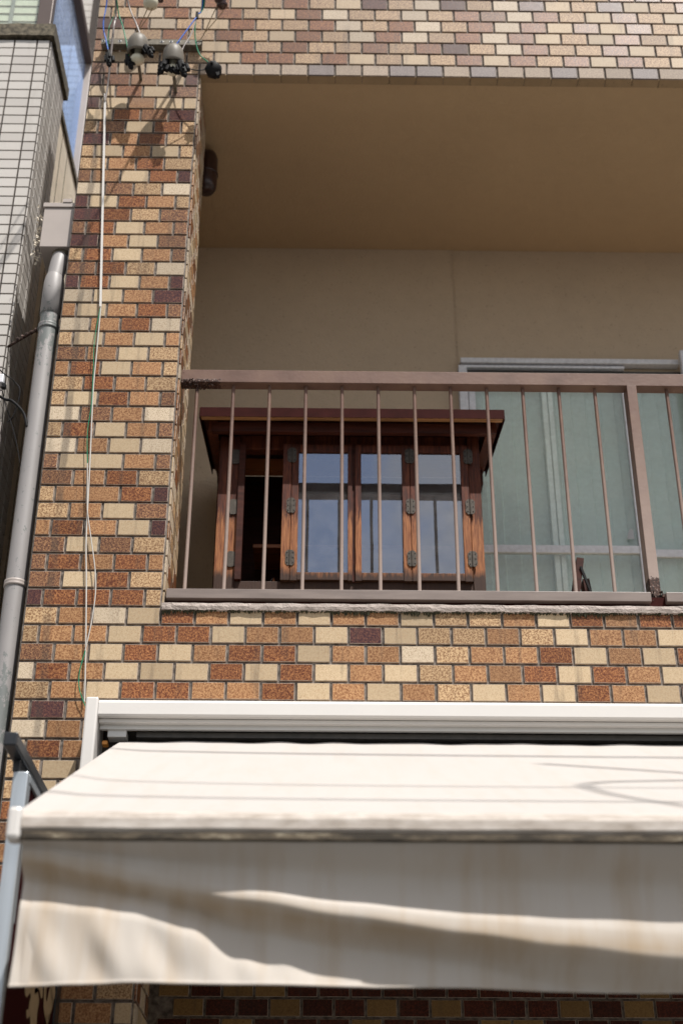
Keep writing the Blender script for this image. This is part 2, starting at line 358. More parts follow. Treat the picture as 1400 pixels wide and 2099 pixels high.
# ------------------------------------------------------------------ the tiled building
XL, XR, XE = -1.024, -.56, 3.2
Z0, PZ, PX = 3.01311, .068, .1159
B = thing('tiled_building', (0, 0.5, 0), 'brown and cream tiled building with a balcony, right of the grey downpipe', 'building')
TOP = 6.93; zb = 6.217                                           # underside of the upper storey
g = MB()
g.box((XL, 0, 0), (XR, .33, TOP), 'grout')             # pillar
g.build('pillar_core', B)
MB().box((XR+.001, 0, zb), (XE, .045, TOP), 'grout').build('upper_wall', B)
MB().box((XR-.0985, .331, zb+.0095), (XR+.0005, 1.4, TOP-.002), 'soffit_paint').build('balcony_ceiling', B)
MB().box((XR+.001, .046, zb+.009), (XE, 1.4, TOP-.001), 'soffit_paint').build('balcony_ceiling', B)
MB().box((XR+.001, 0, 2.95), (XE, .12, 3.675), 'grout').build('parapet', B)
MB().box((XR-.1, .122, 3.48), (XE, 1.149, 3.60), 'wall_stucco').build('balcony_floor', B)
MB().box((-.95, .332, 0), (-.6595, 1.149, TOP-.003), 'wall_stucco').build('side_wall', B)
bw = MB(); bw.box((-.95, 1.15, 3.0), (.612, 1.4, 6.225), 'wall_stucco')
bw.box((.622, 1.153, 5.50), (XE, 1.4, 6.225), 'wall_stucco'); bw.build('back_wall', B)
# rough vertical joint in the render, ridges of squeezed filler
j = MB(); j.box((.612, 1.165, 5.5), (.622, 1.3, 6.225), 'wall_stucco'); j.box((.6125, 1.1495, 5.5), (.6178, 1.1645, 6.225), 'wall_stucco'); j.box((.618, 1.1465, 5.5), (.6215, 1.1645, 6.225), 'wall_stucco')
zz = 5.52
while zz < 6.2:
    h = random.uniform(.008, .05); xx = .617+random.uniform(-.004, .004)
    j.box((xx-.004, 1.146+random.uniform(0, .003), zz), (xx+.004+random.uniform(0, .006), 1.166, zz+h), 'wall_stucco'); zz += h+random.uniform(.01, .06)
j.build('wall_joint', B)
MB().box((-.659, .95, 0), (XE, 1.15, 2.95), 'grout').build('shop_wall', B)
MB().box((-.659, .331, 2.931), (XR+.0005, 1.2, 3.0), 'soffit_paint').build('shop_ceiling', B)
MB().box((XR+.001, .122, 2.93), (XE, 1.2, 3.0), 'soffit_paint').build('shop_ceiling', B)
# sill: uneven trowelled edge
s = MB(); n = 240; vs = []; fs = []
for i in range(n+1):
    x = -.557+(XE+.557)*i/n
    a = .0009*math.sin(x*61)+random.uniform(-.0007, .0007); b_ = .001*math.sin(x*37+1)+random.uniform(-.0006, .0006); c_ = .0011*math.sin(x*83+2)+random.uniform(-.0008, .0008)
    vs += [(x, .12, 3.709), (x, -.004, 3.709+b_*.6), (x, -.018+a, 3.703+b_), (x, -.021+c_, 3.69+a), (x, -.018+a, 3.678+c_), (x, .0, 3.676), (x, .12, 3.676)]
for i in range(n):
    for q in range(7): fs.append((i*7+q, i*7+(q+1) % 7, i*7+7+(q+1) % 7, i*7+7+q))
fs += [list(range(7)), list(range(n*7, n*7+7))[::-1]]
s.add(vs, fs, 'sill_concrete', False).build('sill', B)
mo = MB()
for i in range(900):
    x = random.uniform(-.555, 2.0); l = random.uniform(.004, .014)*(1.5 if math.sin(x*9)+math.sin(x*23) > .6 else .8); wd = random.uniform(.002, .006)
    y = -.0075-random.uniform(0, .008); zt = 3.678
    mo.add([(x-wd, y, zt), (x+wd, y, zt), (x+random.uniform(-.003, .003), y+.002, zt-l), (x, y-.003, zt)], [(0, 3, 2), (3, 1, 2), (0, 2, 1)], 'moss')
mo.build('moss', B, kind='stuff')

# tiles ------------------------------------------------------
def tile_mesh(mb, wd, ht, cls, T=None):
    """bevelled tile, base at y=0 facing -y, centred"""
    j = .0042; a, b = wd/2-j, ht/2-j; vs = []
    for (ix, dy) in ((0, 0), (0, -.005), (.0016, -.0068)):
        for sx_, sz_ in ((-1, -1), (1, -1), (1, 1), (-1, 1)): vs.append(Vector((sx_*(a-ix), dy, sz_*(b-ix))))
    if T: vs = [T @ v for v in vs]
    side = [(i, (i+1) % 4, 4+(i+1) % 4, 4+i) for i in range(4)]
    rim = [(4+i, 4+(i+1) % 4, 8+(i+1) % 4, 8+i) for i in range(4)]
    o = len(mb.v); mb.v += [tuple(v) for v in vs]
    for fs_, m_ in ((side, CL.get(cls, cls)), (rim, 'tile_edge' if cls not in ('edge_paint', 'G', 'H') else CL.get(cls, cls)), ([(8, 9, 10, 11)], CL.get(cls, cls))):
        i = mb.mat(m_)
        for f in fs_: mb.f.append([q+o for q in f]); mb.mi.append(i); mb.smooth.append(False)
TILES = []          # (centre, w, h, class, rotz)
def row(z, s0, s1, first, classes, fill, plane='f', y=0):
    """z bottom of the course; walks from s0 to s1; first = width of first tile"""
    x = s0; wdt = first; i = 0
    while x < s1-.012:
        wd = min(wdt, s1-x)
        c = classes[i] if i < len(classes) else random.choice(fill)
        if c == '+': i += 1; continue
        if i+1 < len(classes) and classes[i+1] == '+': wd = min(2*wd, s1-x)
        cx = x+wd/2
        if plane == 'f': TILES.append(((cx, y, z+PZ/2), wd, PZ, c, 0))
        else: TILES.append(((XR, cx, z+PZ/2), wd, PZ, c, math.pi/2))
        x += wd; wdt = PX; i += 1
pil = '''PROYP YRYM PYOYY YRMP TMYRT PORT TYOYT TORT MOYRP WMTW PYROT PRTM MRYOM POYM TRYOM MRTW PRYOP WYOP OYORM WORW
TYOYO MOYT ORYOT TROT TYROM WMOW TRYOM WOYW MY+OM MORT TOORP TOYM OROYP MYMT MRORO MYRT PRRRT'''.split()
pil[33-1+0] = pil[32]
upper = ['TRRWRYTRTYPTWPTWPYTPYTR', 'YTWRWRTYRWTTWTRMWRTYMTY', 'PRWTYRTTRWTRWTRWRYMYMTY', 'MWTRTRTYRTWRWTRWRYTYRTY', 'MTYMYRTRTTRTRPTWRTTRYTT', 'TYTTTYRRTRYTYTRYRTRYRTY', 'MYYTGGGGHGGHHGHGGHGGHGGG']
lower = ['TOWYROYOYOOYTTOYRORR', 'TOOYRRYOOYPYTTOTYOOY', 'MOYRYORRYOOWTOORYOYR', 'WROYYYRYRYOYTOORYROY', 'TOYRROORYOYOTYOYROY', 'TPORYRYORYTYRYOYTRY']
low_left = ['WO', 'YRO', 'TYY', 'TYR', 'RM', 'MOR', 'OTY', 'RMO']
fill_sun = 'YYWTTOORRMPTOY'
zrow = lambda idx: Z0+PZ*(52-idx)          # idx of the course in the photograph's list (0 = the topmost one seen)
# courses 0..6 upper wall, 7.. pillar
seq = {}
for idx in range(-5, 64):
    z = zrow(idx); A = (idx % 2 == 0)      # full tile first
    first = PX if A else PX/2
    if idx <= 5:
        cl = upper[idx+0+1-0] if -1 <= idx <= 5 else ''
        if idx == -1: cl = ''
    seq[idx] = (z, A, first)
# upper band: photograph courses (top y) -3,19,40,62,85,108,132 -> idx -1..5 ; parity: bottom one starts full
for n_, cl in enumerate(upper):
    idx = n_-1; A = (n_ % 2 == 0); row(zrow(idx)-0.0, XL, 2.3, PX if A else PX/2, cl, 'TRYWMTRP' if n_ < 6 else 'GGH')
for idx in (-2, -3, -4):
    A = (idx % 2 != 0); row(zrow(idx), XL, 2.3, PX if A else PX/2, '', 'TRYWMTRP')
# pillar: courses below the lintel
n_ = 0
for idx in range(6, 6+len(pil)):
    A = (idx % 2 == 1); row(zrow(idx), XL, XR, PX if A else PX/2, pil[n_], fill_sun); n_ += 1
last = 6+len(pil)
for q, cl in enumerate(lower):
    idx = last+q; A = (idx % 2 == 1); row(zrow(idx), XL, 2.0, PX if A else PX/2, cl, fill_sun)
idx = last+len(lower); q = 0
while zrow(idx) > 1.9:
    A = (idx % 2 == 1)
    cl = low_left[q] if q < len(low_left) else ''
    if zrow(idx) > 2.38: row(zrow(idx), XL, XR, PX if A else PX/2, cl, fill_sun)
    elif zrow(idx) > 2.28: row(zrow(idx), XL, XR, PX if A else PX/2, 'YOOOY', fill_sun)
    else: row(zrow(idx), XL, XR, PX if A else PX/2, '', 'ORRMY')
    idx += 1; q += 1
# right-hand reveal of the pillar
for idx in range(6, 75):
    A = (idx % 2 == 0)
    if zrow(idx) < 1.9: break
    if 3.0 < zrow(idx) < 3.64: continue
    row(zrow(idx), .006, .328, .052 if A else .104, '', 'YYTWOMYR', 'r')
# recessed shop wall under the awning
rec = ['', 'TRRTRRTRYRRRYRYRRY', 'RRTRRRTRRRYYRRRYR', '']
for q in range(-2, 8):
    cl = (rec[q] if 0 <= q < 4 else '').replace('R', 'D').replace('Y', 'E').replace('T', 'E')  # darker tile copies: the awning's shade is put into their colour
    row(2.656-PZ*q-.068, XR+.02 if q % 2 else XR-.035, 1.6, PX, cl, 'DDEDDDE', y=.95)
# painted edge pieces under the lintel
edge = []
x = XR+.002
while x < 2.2: edge.append(x); x += PX

def zc(p): return (Vector(p)-CAM).dot(fw)
def seen_size(t):
    (x, y, z), wd, ht, c, rz = t
    d = Vector(t[0])-CAM; Zc = d.dot(fw); px = 700+2915*d.dot(r2)/Zc; py = 1049.5-2915*d.dot(u2)/Zc
    if not (-25 < px < 1425 and -20 < py < 2120): return 0
    if y == 0 and 1445 < py < 2000 and px > 175: return 0
    if y == 0 and py > 1640 and px > 30 and py < 2000: return 0
    if y > .5 and py < 2015: return 0
    nrm = Vector((0, -1, 0)) if rz == 0 else Vector((1, 0, 0))
    return wd*ht*abs(d.normalized().dot(nrm))/Zc**2
TILES.sort(key=seen_size, reverse=True)
cache = {}
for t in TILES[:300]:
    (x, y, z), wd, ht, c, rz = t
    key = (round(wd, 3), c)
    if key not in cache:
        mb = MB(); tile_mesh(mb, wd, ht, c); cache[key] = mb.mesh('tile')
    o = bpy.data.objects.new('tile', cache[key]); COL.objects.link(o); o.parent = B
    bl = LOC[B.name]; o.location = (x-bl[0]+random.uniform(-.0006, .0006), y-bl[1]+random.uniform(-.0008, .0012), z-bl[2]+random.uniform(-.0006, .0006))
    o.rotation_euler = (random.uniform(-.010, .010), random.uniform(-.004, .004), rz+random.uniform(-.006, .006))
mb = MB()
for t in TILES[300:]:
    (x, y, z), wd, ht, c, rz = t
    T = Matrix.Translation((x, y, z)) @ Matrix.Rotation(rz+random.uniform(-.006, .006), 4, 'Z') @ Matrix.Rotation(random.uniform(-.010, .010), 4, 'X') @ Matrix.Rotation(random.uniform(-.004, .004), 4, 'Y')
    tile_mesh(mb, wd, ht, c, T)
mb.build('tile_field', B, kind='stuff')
me = None
for x in edge:
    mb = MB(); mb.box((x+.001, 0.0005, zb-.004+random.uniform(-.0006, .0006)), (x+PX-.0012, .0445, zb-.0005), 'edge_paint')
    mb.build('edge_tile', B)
# scuffed grime along the drip edge
gm = MB()
for i in range(420):
    x = random.choice(edge)+random.gauss(0, .006) if random.random() < .55 else random.uniform(-.5, 2.1)
    if random.random() > min(1, .25+.5*max(0, x+.3)): continue
    y0 = random.uniform(.0, .04); l = random.uniform(.003, .014); a = random.uniform(0, math.pi); wd = .0006
    dx, dy = math.cos(a)*l, abs(math.sin(a))*l; zz = zb-.0056
    gm.add([(x, y0, zz), (x+dx, min(y0+dy, .044), zz), (x+dx+wd, min(y0+dy, .044), zz-.0004), (x+wd, y0, zz-.0004)], [(0, 1, 2, 3)], 'grout')
gm.build('crack_grime', B, kind='stuff')

# window on the balcony --------------------------------------
wy = 1.12; zt = 5.47
fr = MB()
MB().box((.626, 1.105, 5.512), (1.66, 1.15, 5.540), 'aluminium_chalky', .003).build('window_header', B)
MB().box((.640, 1.112, 5.488), (1.40, 1.152, 5.502), 'aluminium_chalky', .002).build('window_track', B)
MB().box((.640, 1.135, 5.455), (2.2, 1.152, 5.4875), 'awning_dark').build('window_track', B)
MB().box((.612, 1.09, 3.602), (.652, 1.152, 5.487), 'aluminium_chalky', .003).build('window_jamb', B)
def sash(x0, x1, y, lab=None):
    f = MB()
    f.box((x0, y, 3.66), (x0+.03, y+.03, 5.43), 'aluminium_chalky', .002); f.box((x1-.026, y, 3.66), (x1, y+.03, 5.43), 'aluminium_chalky', .002)
    f.box((x0+.031, y+.002, 5.40), (x1-.027, y+.028, 5.43), 'aluminium_chalky'); f.box((x0+.031, y+.002, 4.494), (x1-.027, y+.028, 4.530), 'aluminium_chalky')
    f.box((x0+.031, y+.002, 3.66), (x1-.027, y+.028, 3.72), 'aluminium_chalky')
    o = f.build('window_sash', B)
    for (a, b) in ((4.531, 5.399), (3.721, 4.493)):
        MB().box((x0+.031, y+.012, a), (x1-.027, y+.016, b), 'window_glass').build('glass_pane', o)
    return o
sash(.655, 1.395, 1.092)
sash(1.397, 2.15, 1.124)
# the inner sash seen through the glass
f = MB(); f.box((1.0, 1.128, 3.66), (1.022, 1.150, 5.43), 'stile_white', .001); f.box((1.029, 1.132, 3.66), (1.050, 1.150, 5.43), 'stile_white', .001)
f.build('inner_stile', B)
MB().box((1.655, 1.055, 3.61), (1.76, 1.09, 5.56), 'aluminium_chalky', .004).build('shutter_edge', B)
# pleated curtain
cu = MB(); x = .66; vs = []; fs = []; i = 0
while x < 2.2:
    wob = .014 if i % 2 else 0
    vs += [(x, 1.165+wob, 3.62), (x, 1.165+wob, 5.45)]; x += .005 if i % 2 == 0 else .063+random.uniform(-.004, .004); i += 1
for q in range(i-1): fs.append((2*q, 2*q+2, 2*q+3, 2*q+1))
cu.add(vs, fs, 'curtain_cloth').build('curtain', B)
MB().box((.6, 1.19, 3.5), (2.4, 1.4, 5.5), 'interior_white').build('room_wall', B)
MB().add([(1.318, 1.088, 4.56), (1.35, 1.088, 4.56), (1.348, 1.086, 4.60), (1.336, 1.084, 4.615), (1.322, 1.086, 4.585)], [(0, 1, 2, 3, 4)], 'aluminium').build('window_latch', B)

# railing ----------------------------------------------------
RL = thing('balcony_railing', (0, .07, 3.75), 'brown painted steel balcony railing with round bars and rusty ends', 'railing')
MB().box((-.553, .045, 4.656), (3.0, .095, 4.712), 'railing_paint', .002).build('top_rail', RL)
for i in range(24):
    x = -.4935+.13665*i
    if x > 1.08 and x < 1.2: continue
    MB().tube([(x, .07, 3.775), (x+.0008, .07, 4.0), (x+.001, .07, 4.3), (x+.001, .07, 4.66)], .0068, 'railing_paint', 10, False).build('bar', RL)
MB().box((1.127, .040, 3.712), (1.164, .10, 4.655), 'railing_paint', .002).build('post', RL)
MB().box((2.50, .040, 3.712), (2.537, .10, 4.655), 'railing_paint', .002).build('post', RL)
MB().box((-.548, .004, 3.732), (1.119, .030, 3.768), 'rail_flat_paint', .0015).build('bottom_rail', RL)
MB().box((1.172, .004, 3.732), (2.495, .030, 3.768), 'rail_flat_paint', .0015).build('bottom_rail', RL)
MB().box((-.548, .0305, 3.762), (1.126, .10, 3.776), 'railing_paint', .001).build('bar_plate', RL)
MB().box((1.165, .0305, 3.762), (2.499, .10, 3.776), 'railing_paint', .001).build('bar_plate', RL)
MB().box((-.548, .031, 3.710), (2.9, .10, 3.760), 'roof_metal').build('foot_channel', RL)
rs = MB()
def flakes(x0, x1, y0, y1, z0, z1, n, sz):
    for i in range(n):
        c = Vector((random.uniform(x0, x1), random.uniform(y0, y1), random.uniform(z0, z1)))
        a = [c+Vector([random.gauss(0, sz) for _ in range(3)]) for _ in range(5)]
        rs.add(a, [(0, 1, 2), (0, 2, 3), (0, 3, 4), (1, 2, 3), (1, 3, 4)], 'rust')
flakes(-.55, -.50, .042, .05, 4.650, 4.668, 40, .003); flakes(-.55, -.43, .05, .09, 4.649, 4.656, 60, .0035)
flakes(-.553, -.545, .045, .09, 4.66, 4.70, 20, .0025); flakes(1.12, 1.17, .035, .045, 3.72, 3.79, 60, .004); flakes(.88, 1.12, .03, .036, 3.764, 3.778, 60, .0028)
rs.build('rust_flakes', RL, kind='stuff')

# cabinet ----------------------------------------------------
C = thing('display_cabinet', (.09, .75, 3.60), 'dark wooden display cabinet with glass doors and a sloping maroon roof behind the railing', 'cabinet')
cy = .5; cz0, cz1 = 4.035, 4.70; cb = 1.0
bd = MB()
bd.box((-.432, cy-.005, 3.62), (-.352, cy+.05, cz1), 'wood_weathered', .002)              # front left corner post
bd.build('corner_post', C)
MB().box((.566, cy-.010, 3.62), (.613, cy+.045, cz1+.01), 'wood_weathered', .002).build('corner_post', C)
MB().box((-.440, cy+.051, 3.62), (-.415, cb, 4.80), 'wood_dark').build('side_panel', C)
MB().box((.590, cy+.051, 3.62), (.612, cb, 4.80), 'wood_dark').build('side_panel', C)
MB().box((-.415, cb-.02, 3.62), (.589, cb, 4.80), 'wood_dark').build('back_panel', C)
MB().box((-.351, cy+.004, cz1-.055), (.565, cy+.05, cz1+.01), 'wood_weathered', .002).build('head_rail', C)
MB().box((-.351, cy-.004, 3.96), (.565, cy+.05, 4.044), 'wood_weathered', .002).build('base_rail', C)
MB().box((-.414, cy+.052, 3.99), (.589, cb-.022, 4.02), 'wood_dark').build('cabinet_floor', C)
MB().box((-.30, .76, 4.33), (.55, .96, 4.345), 'wood_shelf').build('shelf', C)
MB().box((-.40, .70, 4.66), (.58, .74, 4.72), 'wood_shelf').build('shelf', C)
# roof: low at the front, rising to the rear
def zr(y): return 4.716+.21*(y-.36)
yf, yk = .36, 1.04
rf = MB()
x0, x1 = -.506, .703
def slab(mb, xa, xb, ya, yb, lo, hi, m):
    vs = [(x, y, zr(y)+h) for y in (ya, yb) for h in (lo, hi) for x in (xa, xb)]
    mb.add(vs, [(0, 1, 3, 2), (4, 6, 7, 5), (0, 4, 5, 1), (2, 3, 7, 6), (0, 2, 6, 4), (1, 5, 7, 3)], m)
slab(rf, x0, x1, yf, yk, .012, .030, 'roof_metal'); slab(rf, x0, x1, yf-.004, yf-.0005, -.010, .033, 'roof_metal')
slab(rf, x0-.004, x0-.0005, yf, yk, -.014, .033, 'roof_metal'); slab(rf, x1+.0005, x1+.004, yf, yk, -.014, .033, 'roof_metal')
R_ = rf.build('roof', C)
bo = MB(); slab(bo, x0+.002, x1-.002, yf+.002, yf+.045, -.006, .0115, 'wood_pale'); bo.build('roof_board', R_)
bo = MB(); slab(bo, x0+.01, x1-.01, yf+.046, yk-.01, .0, .0115, 'wood_dark'); bo.build('roof_board', R_)
for xa in (x0+.025, x1-.065):
    q = MB(); slab(q, xa, xa+.04, yf+.06, yk-.02, -.05, -.001, 'wood_weathered'); q.build('roof_batten', R_)
q = MB(); q.box((x0+.045, yf+.05, cz1+.0115), (x1-.045, yf+.075, cz1-.03), 'wood_dark'); q.build('roof_beam', R_)
for xa in (-.47, .64):
    MB().box((xa, .86, 4.70), (xa+.03, .93, 4.80), 'wood_dark').build('roof_bracket', C)

HX = dict()
def hinge(parent, x, z):
    """two scalloped leaves and a knuckle"""
    for sgn in (-1, 1):
        prof = [(.0015, -.033), (.010, -.034), (.014, -.028), (.0175, -.025), (.0185, -.012), (.0160, -.006), (.0185, 0), (.0160, .006), (.0185, .012), (.0175, .025), (.014, .028), (.010, .034), (.0015, .033)]
        MB().prism([(x+sgn*a, cy-.026, z+b) for a, b in prof], (0, .004, 0), 'hinge_iron').build('hinge_leaf', parent)
    k_ = MB().tube([(x, cy-.027, z-.034), (x, cy-.027, z+.034)], .0030, 'hinge_iron', 8)
    for sx_ in (-1, 1):
        for dz in (-.022, 0, .022): k_.lathe((x+sx_*.011, cy-.026, z+dz), [(.0, .0022), (.0018, .0018), (.0024, 0)], 'black_plastic', 7, (0, -1, 0))
    return k_.build('hinge_knuckle', parent)
ZH = (4.600, 4.368, 4.136)
def door(x0, x1, lw, rw, lean=0, label=None):
    d = MB(); yF, yB = cy-.022, cy+.003; z0_, z1_ = 4.040+lean, 4.655
    d.box((x0, yF, z0_), (x0+lw, yB, z1_), 'wood_weathered', .0012); d.box((x1-rw, yF, z0_), (x1, yB, z1_), 'wood_weathered', .0012)
    d.box((x0+lw+.0003, yF+.002, z1_-.035), (x1-rw-.0003, yB-.001, z1_-.001), 'wood_weathered', .001)
    d.box((x0+lw+.0003, yF+.002, z0_+.004), (x1-rw-.0003, yB-.001, z0_+.036), 'wood_weathered', .001)
    o = d.build('door', C, label)
    MB().box((x0+lw+.0003, yF+.011, z0_+.0365), (x1-rw-.0003, yF+.014, z1_-.0355), 'cabinet_glass').build('glass_pane', o)
    return o
# first door folded back against its neighbour; the bay behind it is open
fo = MB(); fo.box((-.176, cy-.024, 4.040), (-.1415, cy+.02, 4.655), 'wood_weathered', .0012); fo = fo.build('door', C, 'leaf folded back, seen edge on')
d1 = door(-.1395, .100, .027, .017)
d2 = door(.112, .3295, .024, .031)
d3 = door(.3315, .5635, .028, .030)
MB().box((.1005, cy-.012, 4.040), (.1115, cy, 4.655), 'wood_dark').build('meeting_strip', C)
MB().box((-.3515, cy-.02, 4.045), (-.3475+.02, cy+.01, 4.66), 'wood_dark').build('door_stop', C)
for z in ZH:
    hinge(fo, -.1405, z); hinge(d3, .3305, z); hinge(d3, .5648, z)
pl = C
for z in ZH: hinge(C, -.367, z) if False else MB().prism([(-.367+a, cy-.011, z+b) for a, b in [(-.016, -.026), (-.01, -.034), (.0, -.034), (.016, -.030), (.018, -.012), (.015, -.006), (.018, 0), (.015, .006), (.018, .012), (.016, .03), (0, .034), (-.01, .034), (-.016, .026)]], (0, .005, 0), 'hinge_iron').build('hinge', C)
# inside the open bay
tw = thing('twig', (-.27, .62, 4.022), 'thin bare twig standing inside the open left bay of the cabinet', 'twig')
q = MB(); q.tube(spline([(-.27, .62, 4.021), (-.262, .62, 4.06), (-.235, .62, 4.09), (-.215, .62, 4.088)]), .0022, 'cable_grey', 6)
for a, b in (((-.26, .62, 4.062), (-.285, .61, 4.10)), ((-.25, .62, 4.075), (-.252, .61, 4.13)), ((-.235, .62, 4.088), (-.21, .62, 4.12)), ((-.265, .62, 4.05), (-.30, .61, 4.06))):
    q.tube([a, ((a[0]+b[0])/2+.003, a[1], (a[2]+b[2])/2), b], .0013, 'cable_grey', 5)
q.build('branch', tw)
pg = MB().lathe((-.205, .6, 4.0205), [(0, 0), (.018, 0), (.018, .012), (.010, .018), (.010, .035), (.016, .04), (.008, .05), (.013, .054), (.006, .065), (.010, .068), (.004, .08), (0, .092)], 'wood_shelf', 14)
pg.build('ornament', cat='ornament', label='small turned wooden ornament with tiers, inside the open cabinet bay beside the twig')

# folded wooden stand
S = thing('wooden_stand', (.93, .3, 3.76), 'small dark wooden folding stand leaning behind the railing near its corner post', 'stand')
def board(p, q_, wd, th, m, name):
    p, q_ = Vector(p), Vector(q_); t = (q_-p).normalized(); a = Vector((0, 1, 0)); b = t.cross(a).normalized()
    vs = [e+a*sa*wd/2+b*sb*th/2 for e in (p, q_) for sa in (-1, 1) for sb in (-1, 1)]
    MB().add(vs, [(0, 1, 3, 2), (4, 6, 7, 5), (0, 4, 5, 1), (2, 3, 7, 6), (0, 2, 6, 4), (1, 5, 7, 3)], m).build(name, S)
board((.868, .30, 3.60+.02), (.940, .30, 4.038), .06, .026, 'wood_dark', 'leg')
board((1.0, .34, 3.60+.02), (.962, .34, 3.972), .06, .024, 'wood_dark', 'leg')
board((1.015, .27, 3.72), (.938, .27, 4.00), .012, .008, 'black_plastic', 'brace')

# vent cap on the side wall
V = thing('vent_cap', (-.55, .45, 6.08), 'dark brown vent cap on the wall behind the top of the tiled pillar', 'vent')
MB().lathe((-.553, .45, 5.955), [(0, 0), (.022, .003), (.038, .012), (.047, .03), (.049, .05), (.049, .13), (.047, .2), (.04, .225), (.02, .238), (0, .24)], 'brown_plastic', 24).build('hood', V)
MB().lathe((-.553, .45, 6.06), [(.0495, -.006), (.0525, -.004), (.0525, .004), (.0495, .006)], 'brown_plastic', 24).build('band', V)
MB().lathe((-.6595, .45, 6.08), [(.055, 0), (.055, .006), (.04, .01), (.04, .08)], 'brown_plastic', 20, (1, 0, 0)).build('flange', V)

# ------------------------------------------------------------------ awning
AX0, AX1 = -.648, 2.35
AW = thing('awning', (.8, -.1, 3.2), 'cream fabric awning in a white metal cassette over the shop front', 'awning')
hd = MB(); prof = [(0.001, 3.335), (-.135, 3.308), (-.152, 3.300), (-.160, 3.288), (-.160, 3.245), (-.152, 3.238), (-.10, 3.236), (-.10, 3.243), (0.001, 3.243)]
prof = [(-.009, 3.322), (-.135, 3.300), (-.152, 3.294), (-.160, 3.283), (-.160, 3.245), (-.154, 3.239), (-.135, 3.239), (-.135, 3.246), (-.009, 3.25)]
vs = [(x, y, z) for x in (-.716, 2.55) for y, z in prof]; n = len(prof)
hd.add(vs, [list(range(n)), list(range(n, 2*n))[::-1]]+[(i, (i+1) % n, n+(i+1) % n, n+i) for i in range(n)], 'awning_white_metal').build('hood', AW)
MB().box((-.7155, -.134, 3.226), (2.55, -.112, 3.2385), 'awning_white_metal', .002).build('hood_lip', AW)
MB().box((-.7155, -.111, 3.212), (2.55, -.095, 3.2365), 'awning_grey_metal', .002).build('hood_lip', AW)
MB().box((-.757, -.168, 2.90), (-.717, -.009, 3.300), 'awning_white_metal', .006).build('end_plate', AW)
MB().box((-.716, -.0105, 2.90), (2.55, -.006+.004, 3.242), 'awning_dark').build('back_plate', AW)
MB().box((-.60, -.085, 3.195), (2.5, -.05, 3.212), 'awning_dark').build('inner_rail', AW)
MB().box((-.69, -.10, 3.19), (-.63, -.05, 3.215), 'awning_grey_metal', .002).build('roller_bracket', AW)
MB().box((-.705, -.10, 3.165), (-.688, -.07, 3.178), 'amber_plastic', .002).build('motor_tag', AW)
MB().tube([(-.67, -.085, 3.135), (-.645, -.085, 3.135)], .030, 'sign_silver', 20).build('roller_end', AW)
MB().tube([(-.645, -.06, 3.14), (2.4, -.06, 3.14)], .036, 'awning_grey_metal', 20).build('roller', AW)
# top sheet
yb_, zb_, yf_, zf_ = -.095, 3.177, -1.392, 2.533
nx, ny = 120, 40; vs = []; fs = []
for jy in range(ny+1):
    t = jy/ny
    for ix in range(nx+1):
        u = ix/nx; x = AX0+(AX1-AX0)*u
        sag = .018*math.sin(math.pi*t)*(1-math.exp(-9*u))
        wave = .0018*math.sin(x*23+math.sin(x*5)*2)*math.exp(-t*16)+.001*math.sin(x*41+1)*math.exp(-t*20)
        edge_curl = .010*math.exp(-(u/.02)**2)*math.sin(math.pi*t)
        vs.append((x+.012*math.sin(math.pi*t)*math.exp(-u*30)-.022*t*(1-u), yb_+(yf_-yb_)*t, zb_+(zf_-zb_)*t-sag+wave+edge_curl))
for jy in range(ny):
    for ix in range(nx):
        a = jy*(nx+1)+ix; fs.append((a, a+1, a+nx+2, a+nx+1))
MB().add(vs, fs, 'fabric', True).build('canopy_sheet', AW)
# front bar, fabric rolled over it
FX0 = -.670
fb = MB(); prof = [(-1.385, 2.540), (-1.405, 2.5385), (-1.418, 2.531), (-1.425, 2.518), (-1.425, 2.497), (-1.418, 2.490), (-1.385, 2.490)]
n = len(prof); m_ = 60; vs = []
for i in range(m_+1):
    x = -.643+(AX1+.643)*i/m_
    vs += [(x, y, z+.0008*math.sin(x*19+y*40)) for y, z in prof]
fs = [(i*n+q, i*n+(q+1) % n, (i+1)*n+(q+1) % n, (i+1)*n+q) for i in range(m_) for q in range(n)]+[list(range(n)), list(range(m_*n, m_*n+n))[::-1]]
fb.add(vs, fs, 'fabric_dirty_edge', False).build('front_bar', AW)
MB().box((-.642, -1.421, 2.4725), (AX1, -1.388, 2.489), 'gap_shade', .003).build('bar_gap_shade', AW)  # dark strip painting the shade in the gap under the bar
MB().box((FX0-.004, -1.430, 2.470), (-.6435, -1.380, 2.542), 'awning_white_metal', .009).build('bar_end_cap', AW)
# folding arm under the canopy
for ax in (-.45, 1.9):
    MB().tube([(ax, -.05, 3.02), (ax+.25, -.72, 2.72), (ax+.02, -1.36, 2.46)], .02, 'awning_white_metal', 10).build('folding_arm', AW)
# valance
def interp(tab, x):
    if x <= tab[0][0]: return tab[0][1:]
    for a, b in zip(tab, tab[1:]):
        if x <= b[0]:
            t = (x-a[0])/(b[0]-a[0]); t = t*t*(3-2*t)*.5+t*.5; return [p+(q-p)*t for p, q in zip(a[1:], b[1:])]
    return tab[-1][1:]
